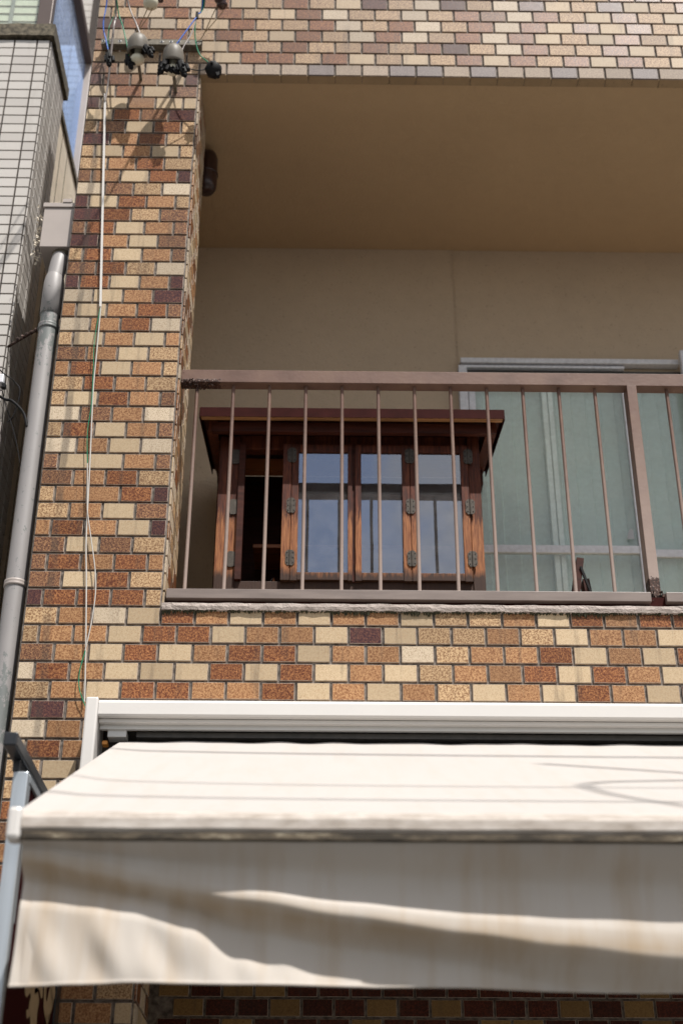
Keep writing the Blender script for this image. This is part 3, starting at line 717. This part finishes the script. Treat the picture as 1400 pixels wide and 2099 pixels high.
#        x      B     Rr     L     end
VT = [(-.66, .010, .020, .105, .296), (-.60, .012, .024, .108, .293), (-.50, .030, .044, .118, .288), (-.40, .052, .062, .128, .283), (-.28, .070, .080, .160, .281), (-.18, .082, .098, .215, .280), (.06, .106, .132, .258, .280),
      (.30, .124, .162, .286, .277), (.50, .132, .185, .34, .279), (.74, .138, .208, .40, .282), (1.2, .142, .225, .5, .285), (2.4, .14, .225, .5, .285)]
def hermite(K, s_):
    for i in range(len(K)-1):
        if s_ <= K[i+1][0] or i == len(K)-2:
            (a, da), (b, db) = K[i], K[i+1]; h = b-a
            def sl(p):
                if p <= 0 or p >= len(K)-1: return (K[min(p+1, len(K)-1)][1]-K[max(p-1, 0)][1])/(K[min(p+1, len(K)-1)][0]-K[max(p-1, 0)][0])
                d0 = (K[p][1]-K[p-1][1])/(K[p][0]-K[p-1][0]); d1 = (K[p+1][1]-K[p][1])/(K[p+1][0]-K[p][0])
                return 0 if d0*d1 <= 0 else 2*d0*d1/(d0+d1)
            t = min(1, max(0, (s_-a)/h)); m0, m1 = sl(i)*h, sl(i+1)*h
            return (2*t**3-3*t*t+1)*da+(t**3-2*t*t+t)*m0+(-2*t**3+3*t*t)*db+(t**3-t*t)*m1
TS = SUN.z/-SUN.y                                       # metres of shade per metre of set-back
def depth(x, s_):
    Bq, Rq, Lq, E = interp(VT, x)
    amp = min(1, max(0, (x+.36)/.30)); amp = amp*amp*(3-2*amp)
    dB = -.004-Bq/TS-.012*(1-amp); dR = dB+.014*amp
    K = [(0, -.004), (Bq*.55+.003, dB-.006*amp-.002), (Bq+.006, dB+.001), ((Bq+Rq)/2+.008, dB+.010*amp), (Rq+.012, dR-.001)]
    Lc = max(Lq, Rq+.05); dL = max(dR-(Lc-Rq)/TS, -.004-Lc/TS)+.001
    K += [(Rq+.012+(Lc-Rq)*.5, dL-.008), (Lc+.004, dL+.0005)]
    if Lc < E-.02: K += [(Lc+.03, dL+.010), (max(E+.01, Lc+.06), dL+.020)]
    else: K += [(Lc+.1, dL-.01)]
    return hermite(K, s_)
nx, ns = 300, 70; vs = []; fs = []
for i in range(nx+1):
    x = -.643+(AX1+.643)*(i/nx)**1.25; E = interp(VT, x)[3]
    for q in range(ns+1):
        s_ = E*q/ns; d = depth(x, s_)
        hf = 1-.75*(s_/E)**5; lowz = max(0, (s_-.12)/.15)*hf; lf = math.exp(-((x+.42)/.22)**2)
        d += lowz*lf*(.0125*math.sin((x*44-s_*26)+1.5*math.sin(x*9))+.0035*math.sin(x*90-s_*40))
        d += lowz**2*.011*math.sin(x*62-s_*30)*math.exp(-((x+.16)/.16)**2)
        d += .0012*math.sin(x*70+3)*math.exp(-((x+.63)/.03)**2)*(1 if s_ > .05 else 0)+.0006*math.sin(x*31+s_*50)
        if q == ns: d += .0015
        vs.append((x+.004*math.sin(s_*9)*math.exp(-(x+.64)*20), -1.414-d, 2.4735-s_))
for i in range(nx):
    for q in range(ns):
        a = i*(ns+1)+q; fs.append((a, a+1, a+ns+2, a+ns+1))
va = MB().add(vs, fs, 'fabric', True).build('valance', AW)
so_ = va.modifiers.new('thick', 'SOLIDIFY'); so_.thickness = .0012; so_.offset = 1
def strip(xc, wd, nm):
    v = []; n = 40
    for q in range(n+1):
        s_ = interp(VT, xc)[3]*q/n
        for xx in (xc-wd/2, xc+wd/2): v.append((xx, -1.4152-depth(xx, s_)-.0006*math.sin(xx*31+s_*50), 2.4735-s_))
    MB().add(v, [(2*q, 2*q+1, 2*q+3, 2*q+2) for q in range(n)], 'fabric', True).build(nm, va)
strip(.108, .022, 'seam'); strip(-.61, .02, 'side_hem')
hem = [vs[i*(ns+1)+ns] for i in range(nx+1)]
MB().tube([(a, b-.0005, c) for a, b, c in hem[::3]], .0028, 'fabric', 6).build('hem', AW)

# ------------------------------------------------------------------ projecting sign
SG = thing('projecting_sign', (-.795, -.05, 2.3), 'maroon projecting shop sign with silver frame and cream brush lettering, left of the awning', 'sign')
sx0, sx1, sy0, sy1, sz0, sz1 = -.815, -.775, -.80, -.075, 1.75, 2.835
fr = MB(); fr.box((sx0, sy0, sz0), (sx1, sy0+.03, sz1), 'sign_silver', .004); fr.build('frame_edge', SG)
MB().box((sx0+.004, sy0+.031, sz1-.022), (sx1, sy1, sz1), 'sign_silver', .002).build('frame_edge', SG)
MB().box((sx0+.004, sy0+.031, sz0), (sx1-.006, sy1, sz1-.023), 'sign_maroon').build('panel', SG)
MB().box((sx1-.0058, sy0+.13, sz0), (sx1+.003, sy0+.16, sz1-.024), 'sign_silver', .002).build('trim_strip', SG) if False else None
MB().box((sx1-.0055, sy0+.035, 2.45), (sx1-.0015, sy0+.05, sz1-.026), 'sign_silver', .001).build('trim_strip', SG)
MB().box((sx0, sy1+.001, sz0), (sx1, -.009, sz1-.02), 'sign_black', .003).build('back_post', SG)
MB().box((sx0-.012, -.905, 2.868), (sx0+.024, -.009, 2.905), 'sign_black', .004).build('support_arm', SG)
MB().box((sx0-.004, -.80, 2.836), (sx0+.016, -.05, 2.867), 'sign_black', .002).build('hanger', SG)
def uproj(px, py, X):
    d = fw+r2*((px-700)/2915.28)-u2*((py-1049.5)/2915.28); t = (X-CAM.x)/d.x; return CAM+d*t
# brush-stroke letters, metres along the panel and up from its lower part
LA = [(455,335),(490,360),(530,345),(580,300),(640,280),(700,310),(765,350),(778,450),(770,560),(750,590),(735,540),(715,440),(690,400),(650,385),(630,420),(632,520),(660,490),(690,460),(710,600),(705,700),(680,800),(670,880),(665,1060),(640,1400),(570,1400),(550,1050),(560,930),(540,900),(500,950),(480,910),(480,790),(530,770),(535,650),(560,560),(555,480),(520,520),(490,565),(460,520),(455,430)]
LB = [(805,200),(990,190),(1000,480),(985,590),(960,570),(940,480),(930,390),(915,380),(935,640),(940,740),(915,840),(870,890),(858,1150),(842,1150),(850,890),(830,850),(805,860),(790,740),(795,500)]
LC_ = [(845,400),(885,375),(905,385),(880,480),(850,640),(838,600)]
for poly in (LA, LB):
    pts = [uproj(a/8.75, 1980+b/8.75, sx1-.0045) for a, b in poly]
    bm = bmesh.new(); vv = [bm.verts.new(p) for p in pts]; f = bm.faces.new(vv); bmesh.ops.triangulate(bm, faces=[f]); bm.verts.index_update()
    MB().add([v.co[:] for v in bm.verts], [[v.index for v in f.verts] for f in bm.faces], 'sign_cream').build('letter', SG); bm.free()
pts = [uproj(a/8.75, 1980+b/8.75, sx1-.0035) for a, b in LC_]
MB().add(pts, [list(range(len(pts)))], 'sign_maroon').build('letter_gap', SG)

# ------------------------------------------------------------------ neighbouring building
N = thing('tiled_neighbour', (-2.5, 1.5, 0), 'white tiled building with brown window frames at the left edge of the photo', 'building')
NX, NY, NZ = -1.262, .175, 6.598
MB().box((-4, NY, 0), (NX, .52, NZ), 'white_tile_joint').build('front_wall', N)
MB().box((-4, .521, 0), (NX-.028, 6, NZ-.01), 'neighbour_stucco').build('side_wall', N)
# grooves on the render
for y in (.60, .72, .86): MB().box((NX-.0279, y, 3.0), (NX-.0262, y+.006, NZ-.012), 'dirt_ledge').build('render_joint', N)
gm = MB()
nt_ = MB(); tile_mesh(nt_, .1005, .0512, 'white_tile'); 
def wt_mesh(wd):
    mb = MB(); a, b = wd/2-.0034, .0510/2-.0027; vs = []
    for (ix, dy) in ((0, 0), (0, -.004), (.001, -.0052)):
        for s1, s2 in ((-1, -1), (1, -1), (1, 1), (-1, 1)): vs.append((s1*(a-ix), dy, s2*(b-ix)))
    return mb.add(vs, [(i, (i+1) % 4, 4+(i+1) % 4, 4+i) for i in range(4)]+[(4+i, 4+(i+1) % 4, 8+(i+1) % 4, 8+i) for i in range(4)]+[(8, 9, 10, 11)], 'white_tile').mesh('tile')
wm = {}
def wtile(x, y, z, wd, rz):
    k_ = round(wd, 3)
    if k_ not in wm: wm[k_] = wt_mesh(wd)
    o = bpy.data.objects.new('tile', wm[k_]); COL.objects.link(o); o.parent = N
    o.location = (x+2.5, y-1.5, z); o.rotation_euler = (random.uniform(-.006, .006), 0, rz+random.uniform(-.004, .004))
z = NZ-.026; nrow = 0; cnt = 0
while z > 4.15:
    wx = NX-.0505
    widths = [.058, .101, .101, .101]; x = NX
    for q, wd in enumerate(widths):
        if q == 3 and z < 5.9 or q == 2 and z < 5.1 or q == 1 and z < 4.3: break
        wtile(x-wd/2, NY, z, wd, 0); x -= wd; cnt += 1
    y = NY
    for wd in (.058, .101, .101, .085):
        wtile(NX, y+wd/2, z, wd, math.pi/2); y += wd; cnt += 1
    z -= .0513; nrow += 1
rest = MB(); mbm = wt_mesh(.101)
def rbox(x0, x1, zz): rest.box((x0+.0034, NY-.005, zz-.0228), (x1-.0034, NY, zz+.0228), 'white_tile')
zz = NZ-.026
while zz > .1:
    x = NX
    for q, wd in enumerate([.058]+[.101]*12):
        built = zz > 4.15 and (q == 0 or (q == 1 and zz >= 4.3) or (q == 2 and zz >= 5.1) or (q == 3 and zz >= 5.9))
        if not built: rbox(x-wd, x, zz)
        x -= wd
    if zz <= 4.15:
        y = NY
        for wd in (.058, .101, .101, .085): rest.box((NX, y+.0034, zz-.0228), (NX+.005, y+wd-.0034, zz+.0228), 'white_tile'); y += wd
    zz -= .0513
# back white-tiled wall standing between the two buildings
MB().box((-1.6, 1.70, 0), (-.7, 1.9, 10), 'white_tile_joint').build('rear_wall', N)
for q, x in enumerate((-1.36, -1.259, -1.158, -1.057)):
    zz = 8.2
    while zz > 6.6:
        rest.box((x-.048, 1.694, zz-.0235), (x+.048, 1.70, zz+.0235), 'white_tile'); zz -= .0513
rest.build('tile_field', N, kind='stuff')
# ledge, ragged concrete
lg = MB(); nn = 70; vs = []
path = [(-2.2+(NX+.018+2.2)*i/40, NY-.022) for i in range(41)]+[(NX+.018, NY-.022+.40*i/18) for i in range(1, 19)]
for i, (x, y) in enumerate(path):
    corner = i <= 40; ox, oy = (0, 1) if corner else (-1, 0)
    h = random.uniform(-.006, .006)
    vs += [(x, y, NZ+.012+h*.5), (x, y, NZ+.084+h*.6), (x+ox*.14, y+oy*.14, NZ+.088), (x+ox*.14, y+oy*.14, NZ+.012)]
fs = [(i*4+q, i*4+(q+1) % 4, i*4+4+(q+1) % 4, i*4+4+q) for i in range(len(path)-1) for q in range(4)]
lg.add(vs, fs, 'dirt_ledge').build('ledge', N)
MB().box((NX-.16, .56, NZ-.0095), (NX-.018, 1.25, NZ+.03), 'dirt_ledge', .003).build('ledge', N)
# corner window of bronze aluminium
zt_ = 7.54; fw_y = .255
MB().box((-1.362, fw_y, NZ+.085), (NX-.035, fw_y+.05, 8.3), 'bronze_frame', .003).build('corner_post', N)
MB().box((-2.4, fw_y+.003, NZ+.085), (-1.363, fw_y+.04, NZ+.105), 'bronze_frame', .002).build('window_rail', N)
MB().box((-2.4, fw_y+.018, NZ+.106), (-1.363, fw_y+.023, 8.3), 'neighbour_front_glass').build('front_pane', N)
MB().box((-1.500, fw_y+.0245, NZ+.11), (-1.482, fw_y+.028, 8.3), 'aluminium').build('inner_stile', N)
bl = MB(); bl.box((-2.4, fw_y+.032, NZ+.106), (-1.37, fw_y+.036, 8.3), 'added_reflection_backing'); zz = NZ+.14
while zz < 8.3: bl.box((-2.4, fw_y+.0285, zz), (-1.37, fw_y+.0318, zz+.005), 'steel_dull'); zz += .0513
bl.build('added_reflection_panel', N)  # added panel; its strips imitate tile rows reflected in the pane
X = NX-.046
MB().box((X-.030, fw_y+.051, NZ+.032), (X+.006, 1.17, NZ+.05), 'bronze_frame', .002).build('window_rail', N)
MB().box((X-.0265, fw_y+.06, NZ+.051), (X-.0225, 1.17, zt_-.03), 'neighbour_glass').build('side_pane', N)
MB().box((X-.035, 1.171, NZ+.032), (X+.012, 1.215, zt_), 'hopper_paint', .004).build('far_stile', N)
MB().box((X-.035, fw_y+.06, zt_-.029), (X+.016, 1.1705, zt_+.02), 'bronze_frame', .005).build('head_rail', N)
MB().box((-1.9, .62, NZ+.0), (-1.42, .70, 8), 'interior_white').build('room_wall', N) if False else None
# added tiled wall, standing in for tile rows reflected in the side pane
ir = MB(); ir.box((-2.3, 1.25, 6.6), (-1.33, 1.4, 8.3), 'white_tile_joint'); zz = 6.65
while zz < 8.3:
    for xx in (-1.4, -1.501, -1.602, -1.703): ir.box((xx-.0485, 1.244, zz-.0235), (xx+.0485, 1.2495, zz+.0235), 'white_tile')
    zz += .0513
ir.build('reflected_tile_rows', N)

# ------------------------------------------------------------------ downpipe
D = thing('downpipe', (-1.077, .055, 2.0), 'grey plastic downpipe with hopper, peeling, between the two buildings', 'downpipe')
px_, py_ = -1.078, .055
MB().tube([(px_, py_, 1.0), (px_, py_, 5.06)], .036, 'pvc_pipe', 28, False).build('pipe', D)
MB().lathe((px_, py_, 4.965), [(.0365, 0), (.0405, .002), (.0405, .13), (.0395, .160), (.0355, .185), (.033, .195)], 'pvc_pipe', 28).build('socket', D)
MB().tube(spline([(px_+.002, py_, 5.155), (px_+.006, py_+.006, 5.22), (px_+.010, py_+.02, 5.285)], 4), .0335, 'pvc_pipe', 22).build('neck', D)
MB().lathe((px_+.010, py_+.02, 5.258), [(.032, 0), (.037, .006), (.038, .03)], 'dirt_ledge', 22).build('neck_ring', D)
h = MB(); h.box((-1.148, .025, 5.285), (-1.027, .20, 5.485), 'hopper_paint', .002); h.build('hopper', D)
MB().box((-1.153, .019, 5.486), (-1.0255, .205, 5.508), 'hopper_paint', .002).build('hopper_rim', D)
MB().box((-1.075, .016, 5.509), (-1.04, .04, 5.526), 'hopper_paint').build('hopper_clip', D)
for z, m_ in ((4.905, 'pvc_pipe'), (3.80, 'dirt_ledge')):
    MB().lathe((px_, py_, z-.012), [(.0375, 0), (.0405, .002), (.0405, .008), (.039, .012), (.0405, .016), (.0405, .022), (.0375, .024)], m_ if m_ != 'dirt_ledge' else 'hopper_paint', 28).build('collar', D)
MB().tube([(px_-.036, py_, 4.905), (NX+.002, py_+.13, 4.91)], .0055, 'rust', 8).build('wall_bracket', D)
k_ = MB()
for i in range(5): k_.lathe((px_-.05-.02*i, py_+.012+.015*i, 4.905), [(.0, -.008), (.009, -.005), (.010, .002), (.0, .008)], 'rust', 7, (1, .3, 0))
k_.build('bracket_rust', D)
cr = MB()
for i in range(60):
    c = Vector((-1.168+random.gauss(0, .006), .05+random.uniform(-.03, .05), random.uniform(5.24, 5.50)))
    a = [c+Vector([random.gauss(0, .0045) for _ in range(3)]) for _ in range(5)]
    cr.add(a, [(0, 1, 2), (0, 2, 3), (0, 3, 4), (1, 2, 3), (1, 3, 4), (0, 1, 4)], 'neighbour_stucco')
cr.build('crumbling_mortar', N, kind='stuff')

# ------------------------------------------------------------------ cable bracket and insulators
BK = thing('cable_bracket', (-.77, -.03, 6.36), 'rusty perforated steel angle fixed across the top of the tiled pillar', 'bracket')
by = -.045
b_ = MB(); bz0, bz1 = 6.345, 6.375
b_.box((-.985, by, bz0), (-.553, by+.003, bz1), 'steel_dull'); b_.box((-.985, by+.0035, bz0), (-.553, -.0075, bz0+.003), 'steel_dull'); b_.build('angle', BK)
for x in (-.975, -.94, -.905, -.868, -.79, -.725, -.685, -.65, -.61, -.575):
    q = MB(); rr = .0075 if int(x*1000) % 2 else .0055
    q.lathe((x, by-.0004, 6.361), [(0, 0), (rr*.62, 0)], 'black_plastic', 12, (0, -1, 0)); q.lathe((x, by-.0006, 6.361), [(rr*.62, 0), (rr*.8, .0012), (rr, 0)], 'aluminium', 12, (0, -1, 0)); q.build('bolt_hole', BK)
def insulator(x, y, z, tilt, label, lb):
    o = thing('insulator', (x, y, z), label, 'insulator', 'grey domed insulators on the pillar')
    ax = Vector((0, -.25, 1)).normalized()
    MB().lathe((x, y, z), [(0, .092), (.016, .089), (.030, .079), (.040, .062), (.0445, .04), (.0450, .01), (.0440, 0), (.036, .002), (.032, .012)], 'porcelain', 28, ax).build('dome', o)
    MB().lathe((x, y, z), [(.014, .02), (.014, -.012), (.026, -.016), (.030, -.028), (.026, -.042), (.014, -.05), (0, -.052)], 'porcelain_pale', 20, ax).build('stem', o)
    MB().box((x-.006, y+.01, z-.02), (x+.006, -.0075, z-.008), 'steel_dull').build('pin', o)
    return o
insulator(-.805, -.14, 6.187, 0, 'grey domed insulator on the tiled pillar, upper left one below the bracket', None)
insulator(-.653, -.15, 6.117, 0, 'grey domed insulator on the tiled pillar, lower right one with two black clamps below', None)
o = thing('insulator', (-.775, -.12, 6.50), 'pale round insulator cut off by the top edge above the bracket', 'insulator')
MB().lathe((-.775, -.12, 6.49), [(0, -.004), (.022, 0), (.031, .010), (.032, .03), (.028, .05), (0, .07)], 'porcelain_pale', 20).build('dome', o)
MB().lathe((-.735, -.12, 6.535), [(.006, -.008), (.014, -.006), (.014, .006), (.006, .008)], 'brown_plastic', 14, (0, 1, .4)).build('ring', o)
o = thing('insulator', (-.468, -.12, 6.50), 'glossy dark brown insulator at the top edge, right of the cables', 'insulator')
MB().lathe((-.462, -.12, 6.478), [(0, 0), (.012, .002), (.014, .008), (.022, .010), (.026, .02), (.020, .03), (.026, .038), (.028, .05), (.022, .07), (0, .08)], 'porcelain_brown', 20, (-.3, -.5, 1)).build('dome', o)

def clamp(c, rot, sc_, label):
    """black cable clamp: body, jaw, ribbed back, bolts"""
    o = thing('cable_clamp', c, label, 'cable clamp', 'black cable clamps at the pillar top')
    T = Matrix.Translation(c) @ Matrix.Rotation(rot, 4, 'Y') @ Matrix.Scale(sc_, 4)
    def tb(a, b, m, name, bev=.003):
        mb = MB().box(a, b, m, bev); mb.v = [tuple(T @ Vector(v)) for v in mb.v]; mb.build(name, o)
    tb((-.012, -.012, -.040), (.010, .012, .022), 'black_plastic', 'body', .005)
    tb((.0105, -.009, -.026), (.024, .009, .004), 'black_plastic', 'jaw', .004)
    tb((-.020, -.007, -.018), (-.0125, .007, .010), 'black_rubber', 'back_rib', .002)
    mb = MB().lathe((0, 0, .0225), [(.007, 0), (.007, .012), (.004, .024), (0, .025)], 'black_rubber', 12); mb.v = [tuple(T @ Vector(v)) for v in mb.v]; mb.build('sleeve', o)
    mb = MB().lathe((.004, -.0125, -.008), [(.006, 0), (.006, .006), (0, .0065)], 'black_rubber', 6, (0, -1, 0)); mb.v = [tuple(T @ Vector(v)) for v in mb.v]; mb.build('bolt', o)
    mb = MB().lathe((-.001, -.0125, -.027), [(.005, 0), (.005, .006), (0, .0065)], 'black_rubber', 6, (0, -1, 0)); mb.v = [tuple(T @ Vector(v)) for v in mb.v]; mb.build('bolt', o)
    mb = MB().lathe((-.001, 0, -.041), [(.009, 0), (.009, -.004), (.004, -.012), (0, -.013)], 'black_rubber', 10); mb.v = [tuple(T @ Vector(v)) for v in mb.v]; mb.build('end_cap', o)
    return o
clamp((-.925, -.13, 6.170), -.12, 1.0, 'black cable clamp furthest left at the pillar top, over the white strip')
clamp((-.840, -.13, 6.152), -.35, .95, 'black cable clamp between the left one and the grey insulators')
clamp((-.760, -.17, 6.178), -.50, 1.0, 'black cable clamp hanging against the upper grey dome')
clamp((-.685, -.17, 6.088), .35, 1.1, 'black cable clamp under the left side of the lower grey dome')
clamp((-.655, -.16, 6.078), -.9, .85, 'black cable clamp in the middle under the lower grey dome')
clamp((-.612, -.17, 6.082), -.30, 1.2, 'black cable clamp under the right side of the lower grey dome')
j = thing('junction_cap', (-.485, -.13, 6.12), 'black faceted plastic cap at the corner of the tiled lintel', 'cable cap')
MB().lathe((-.485, -.11, 6.118), [(.026, 0), (.036, .004), (.036, .03), (.028, .040), (0, .042)], 'black_plastic', 7, (-.1, -1, -.5)).build('cap', j)
MB().box((-.497, -.165, 6.112), (-.487, -.135, 6.124), 'black_rubber', .002).build('nub', j)
MB().prism([(-.478, -.14, 6.09), (-.462, -.14, 6.10), (-.458, -.14, 6.072), (-.468, -.14, 6.064)], (0, .02, 0), 'black_rubber').build('tail', j)

def cable(pts, r, m, label, group=None, n=8):
    o = MB().tube(spline(pts, n), r, m, 8).build('cable', base=pts[0], cat='cable', label=label, group=group); return o
cable([(-.60, -5.5, 7.7), (-.92, -1.3, 6.86), (-.955, -.5, 6.66), (-.960, -.16, 6.55), (-.965, -.13, 6.37), (-.945, -.13, 6.27), (-.928, -.13, 6.20)], .0028, 'cable_blue', 'blue cable curving down to the leftmost black clamp')
cable([(-.55, -5.5, 7.72), (-.88, -1.3, 6.88), (-.918, -.5, 6.66), (-.925, -.13, 6.52), (-.942, -.12, 6.35), (-.936, -.11, 6.22)], .0015, 'cable_green', 'thin green wire running beside the blue cable')
cable([(-.52, -5.5, 7.75), (-.88, -1.3, 6.90), (-.918, -.5, 6.67), (-.922, -.13, 6.50), (-.926, -.10, 6.38), (-.931, -.07, 6.25), (-.938, -.03, 6.12), (-.944, -.022, 6.03)], .0045, 'cable_grey', 'thick grey cable passing behind the leftmost clamp into the white strip')
cable([(-.50, -5.5, 7.7), (-.87, -1.3, 6.87), (-.912, -.5, 6.65), (-.917, -.14, 6.50), (-.880, -.13, 6.35), (-.852, -.13, 6.23), (-.842, -.13, 6.175)], .0026, 'cable_green', 'green cable sloping to the second black clamp from the left')
cable([(-.9, -5.5, 7.8), (-.94, -1.3, 6.88), (-.905, -.5, 6.66), (-.872, -.17, 6.5), (-.815, -.17, 6.32), (-.776, -.17, 6.205)], .0034, 'cable_grey', 'grey purple cable sloping over the upper grey dome')
cable([(-.30, -5.5, 7.7), (-.50, -1.3, 6.86), (-.535, -.5, 6.64), (-.548, -.15, 6.5), (-.565, -.15, 6.41), (-.58, -.16, 6.36), (-.640, -.18, 6.20), (-.672, -.18, 6.115)], .0028, 'cable_blue', 'blue cable sloping left over the lower grey dome')
cable([(-.28, -5.5, 7.72), (-.49, -1.3, 6.88), (-.53, -.5, 6.65), (-.543, -.15, 6.5), (-.569, -.15, 6.40), (-.572, -.14, 6.30), (-.552, -.13, 6.205), (-.510, -.13, 6.150)], .0026, 'cable_green', 'green cable curving right into the black faceted cap')
cable([(-.32, -5.5, 7.7), (-.51, -1.3, 6.86), (-.54, -.5, 6.64), (-.553, -.145, 6.5), (-.567, -.15, 6.41)], .0020, 'cable_white', 'pale blue white wire bundled beside the right blue cable')
cable([(-.568, -.15, 6.405), (-.585, -.15, 6.30), (-.615, -.16, 6.20), (-.622, -.165, 6.12)], .0024, 'cable_grey', 'dark grey cable dropping to the clamp right of the lower dome')
cable([(-.600, -.16, 6.085), (-.55, -.14, 6.092), (-.515, -.13, 6.110)], .0022, 'black_rubber', 'short black lead joining the right clamp and the faceted cap')
MB().box((-.574, -.157, 6.385), (-.562, -.143, 6.425), 'black_rubber', .003).build('cable_tie', cat='cable tie', label='black sleeve bundling the blue and green cables above the bracket', base=(-.568, -.15, 6.40))
for a, b, c_, nm in (((-.775, -.12, 6.49), (-.81, -.08, 6.44), (-.865, -.05, 6.362), 'left'), ((-.765, -.12, 6.49), (-.79, -.08, 6.44), (-.858, -.05, 6.362), 'mid')):
    pass
cable([(-.782, -.12, 6.495), (-.81, -.09, 6.44), (-.850, -.05, 6.365), (-.868, -.047, 6.362)], .0022, 'cable_tan', 'tan tie wire from the pale insulator to the bracket')
cable([(-.760, -.12, 6.50), (-.79, -.09, 6.45), (-.842, -.055, 6.385)], .0020, 'cable_tan', 'second strand of tan tie wire beneath the pale insulator')
cable([(-.480, -.12, 6.53), (-.51, -.10, 6.46), (-.55, -.055, 6.385), (-.575, -.048, 6.362)], .0020, 'cable_tan', 'tan tie wire from the dark brown insulator to the bracket end')
cable([(-.46, -.12, 6.47), (-.49, -.10, 6.44), (-.545, -.06, 6.395)], .0018, 'cable_tan', 'thin tan strand right beneath the dark brown insulator')
# white strip and strings down the pillar
MB().add([(-.951, -.012, 6.075), (-.943, -.012, 6.075), (-.868, -.012, 4.955), (-.876, -.012, 4.955), (-.951, -.022, 6.075), (-.943, -.022, 6.075), (-.868, -.022, 4.955), (-.876, -.022, 4.955)],
         [(0, 1, 2, 3), (4, 5, 6, 7), (0, 1, 5, 4), (1, 2, 6, 5), (2, 3, 7, 6), (3, 0, 4, 7)], 'awning_white_metal').build('cable_cover', cat='cable cover', label='straight white cable cover strip running down the tiled pillar', base=(-.9, 0, 4.955))
cable([(-.871, -.018, 4.96), (-.868, -.02, 4.75), (-.866, -.02, 4.57), (-.850, -.02, 4.25), (-.836, -.02, 3.95), (-.819, -.02, 3.765), (-.797, -.02, 3.49), (-.787, -.02, 3.34)], .0027, 'cable_white', 'white cable hanging from the end of the white strip')
cable([(-.872, -.018, 4.96), (-.880, -.024, 4.79), (-.872, -.024, 4.65), (-.866, -.026, 4.50), (-.870, -.024, 4.38), (-.858, -.025, 4.25)], .0016, 'cable_green', 'thin green wire wound loosely round the hanging white cable')
cable([(-.858, -.025, 4.25), (-.845, -.025, 4.10), (-.836, -.025, 4.03), (-.790, -.025, 3.80), (-.786, -.025, 3.66), (-.800, -.025, 3.52)], .0020, 'cable_white', 'loose pale wire bowing out right of the white cable')
cable([(-.800, -.025, 3.52), (-.812, -.025, 3.44), (-.806, -.025, 3.38), (-.783, -.022, 3.325)], .0018, 'cable_green', 'green end of the loose wire just above the awning corner')

# dark wires on the left
cable([(-1.30, .03, 4.83), (-1.24, .03, 4.70), (-1.18, .04, 4.65), (-1.150, .04, 4.60), (-1.165, .05, 4.50), (-1.185, .05, 4.47)], .0024, 'black_rubber', 'black wire looping out from the left edge beside the downpipe')
cable([(-1.34, .02, 4.66), (-1.21, .02, 4.56), (-1.17, .02, 4.545), (-1.125, .03, 4.50), (-1.105, .03, 4.44)], .0055, 'black_rubber', 'thick black cable end crossing the downpipe')
cable([(-1.26, .04, 4.74), (-1.20, .04, 4.55), (-1.14, .05, 4.38), (-1.095, .06, 4.18), (-1.078, .07, 4.0), (-1.075, .07, 3.75), (-1.085, .07, 3.5), (-1.12, .07, 3.3), (-1.18, .07, 3.1)], .0018, 'black_rubber', 'thin black wire trailing down along the downpipe')
cable([(-1.36, .03, 5.0), (-1.25, .03, 4.70), (-1.245, .03, 4.5), (-1.29, .03, 4.2)], .003, 'black_rubber', 'black wire hanging at the left edge of the frame')
tb = thing('terminal_block', (-1.225, .03, 4.66), 'small grey cable terminal tangled in black wires at the left edge', 'terminal block')
MB().box((-1.250, .015, 4.625), (-1.212, .04, 4.665), 'aluminium_chalky', .004).build('housing', tb)
MB().box((-1.262, .01, 4.665), (-1.235, .035, 4.70), 'porcelain', .004).build('housing', tb)
MB().box((-1.215, .012, 4.60), (-1.200, .03, 4.622), 'black_plastic', .003).build('plug', tb)
MB().box((-1.270, .0, 4.53), (-1.225, .03, 4.56), 'black_plastic', .006).build('clip', tb)

# overhead service cables crossing the street above the awning
for i, (ys, t, dy, r, lab) in enumerate(((-1.10, 2.6, .03, .0095, 'black overhead service cable nearest the street, out of view above the awning'), (-.86, 2.7, .05, .0065, 'thin black overhead service cable in the middle of the three, out of view'), (-.27, 2.7, -.05, .012, 'thick black overhead service cable nearest the facade, out of view above'))):
    z = 3.156+.48*(ys+.095)+2.0*t; y = ys-t
    cable([(-8, y-.5, z+1.2), (-4, y-.1, z+.45), (0, y, z), (4, y+dy, z-.05), (9, y+dy*2, z+.3)], r, 'black_rubber', lab, 'overhead service cables', 10)
def above(x, ys, t): return (x+.62*t, ys-t, 3.156+.48*(ys+.095)+2.0*t)
cable([above(.62, -.45, 2.75), above(1.05, -.62, 2.72), above(1.12, -.70, 2.70), above(.72, -.78, 2.68), above(.70, -.95, 2.66), above(.85, -1.2, 2.62), above(1.1, -1.6, 2.6)], .012, 'black_rubber', 'slack loop of black cable hanging from the overhead service cables', None, 8)
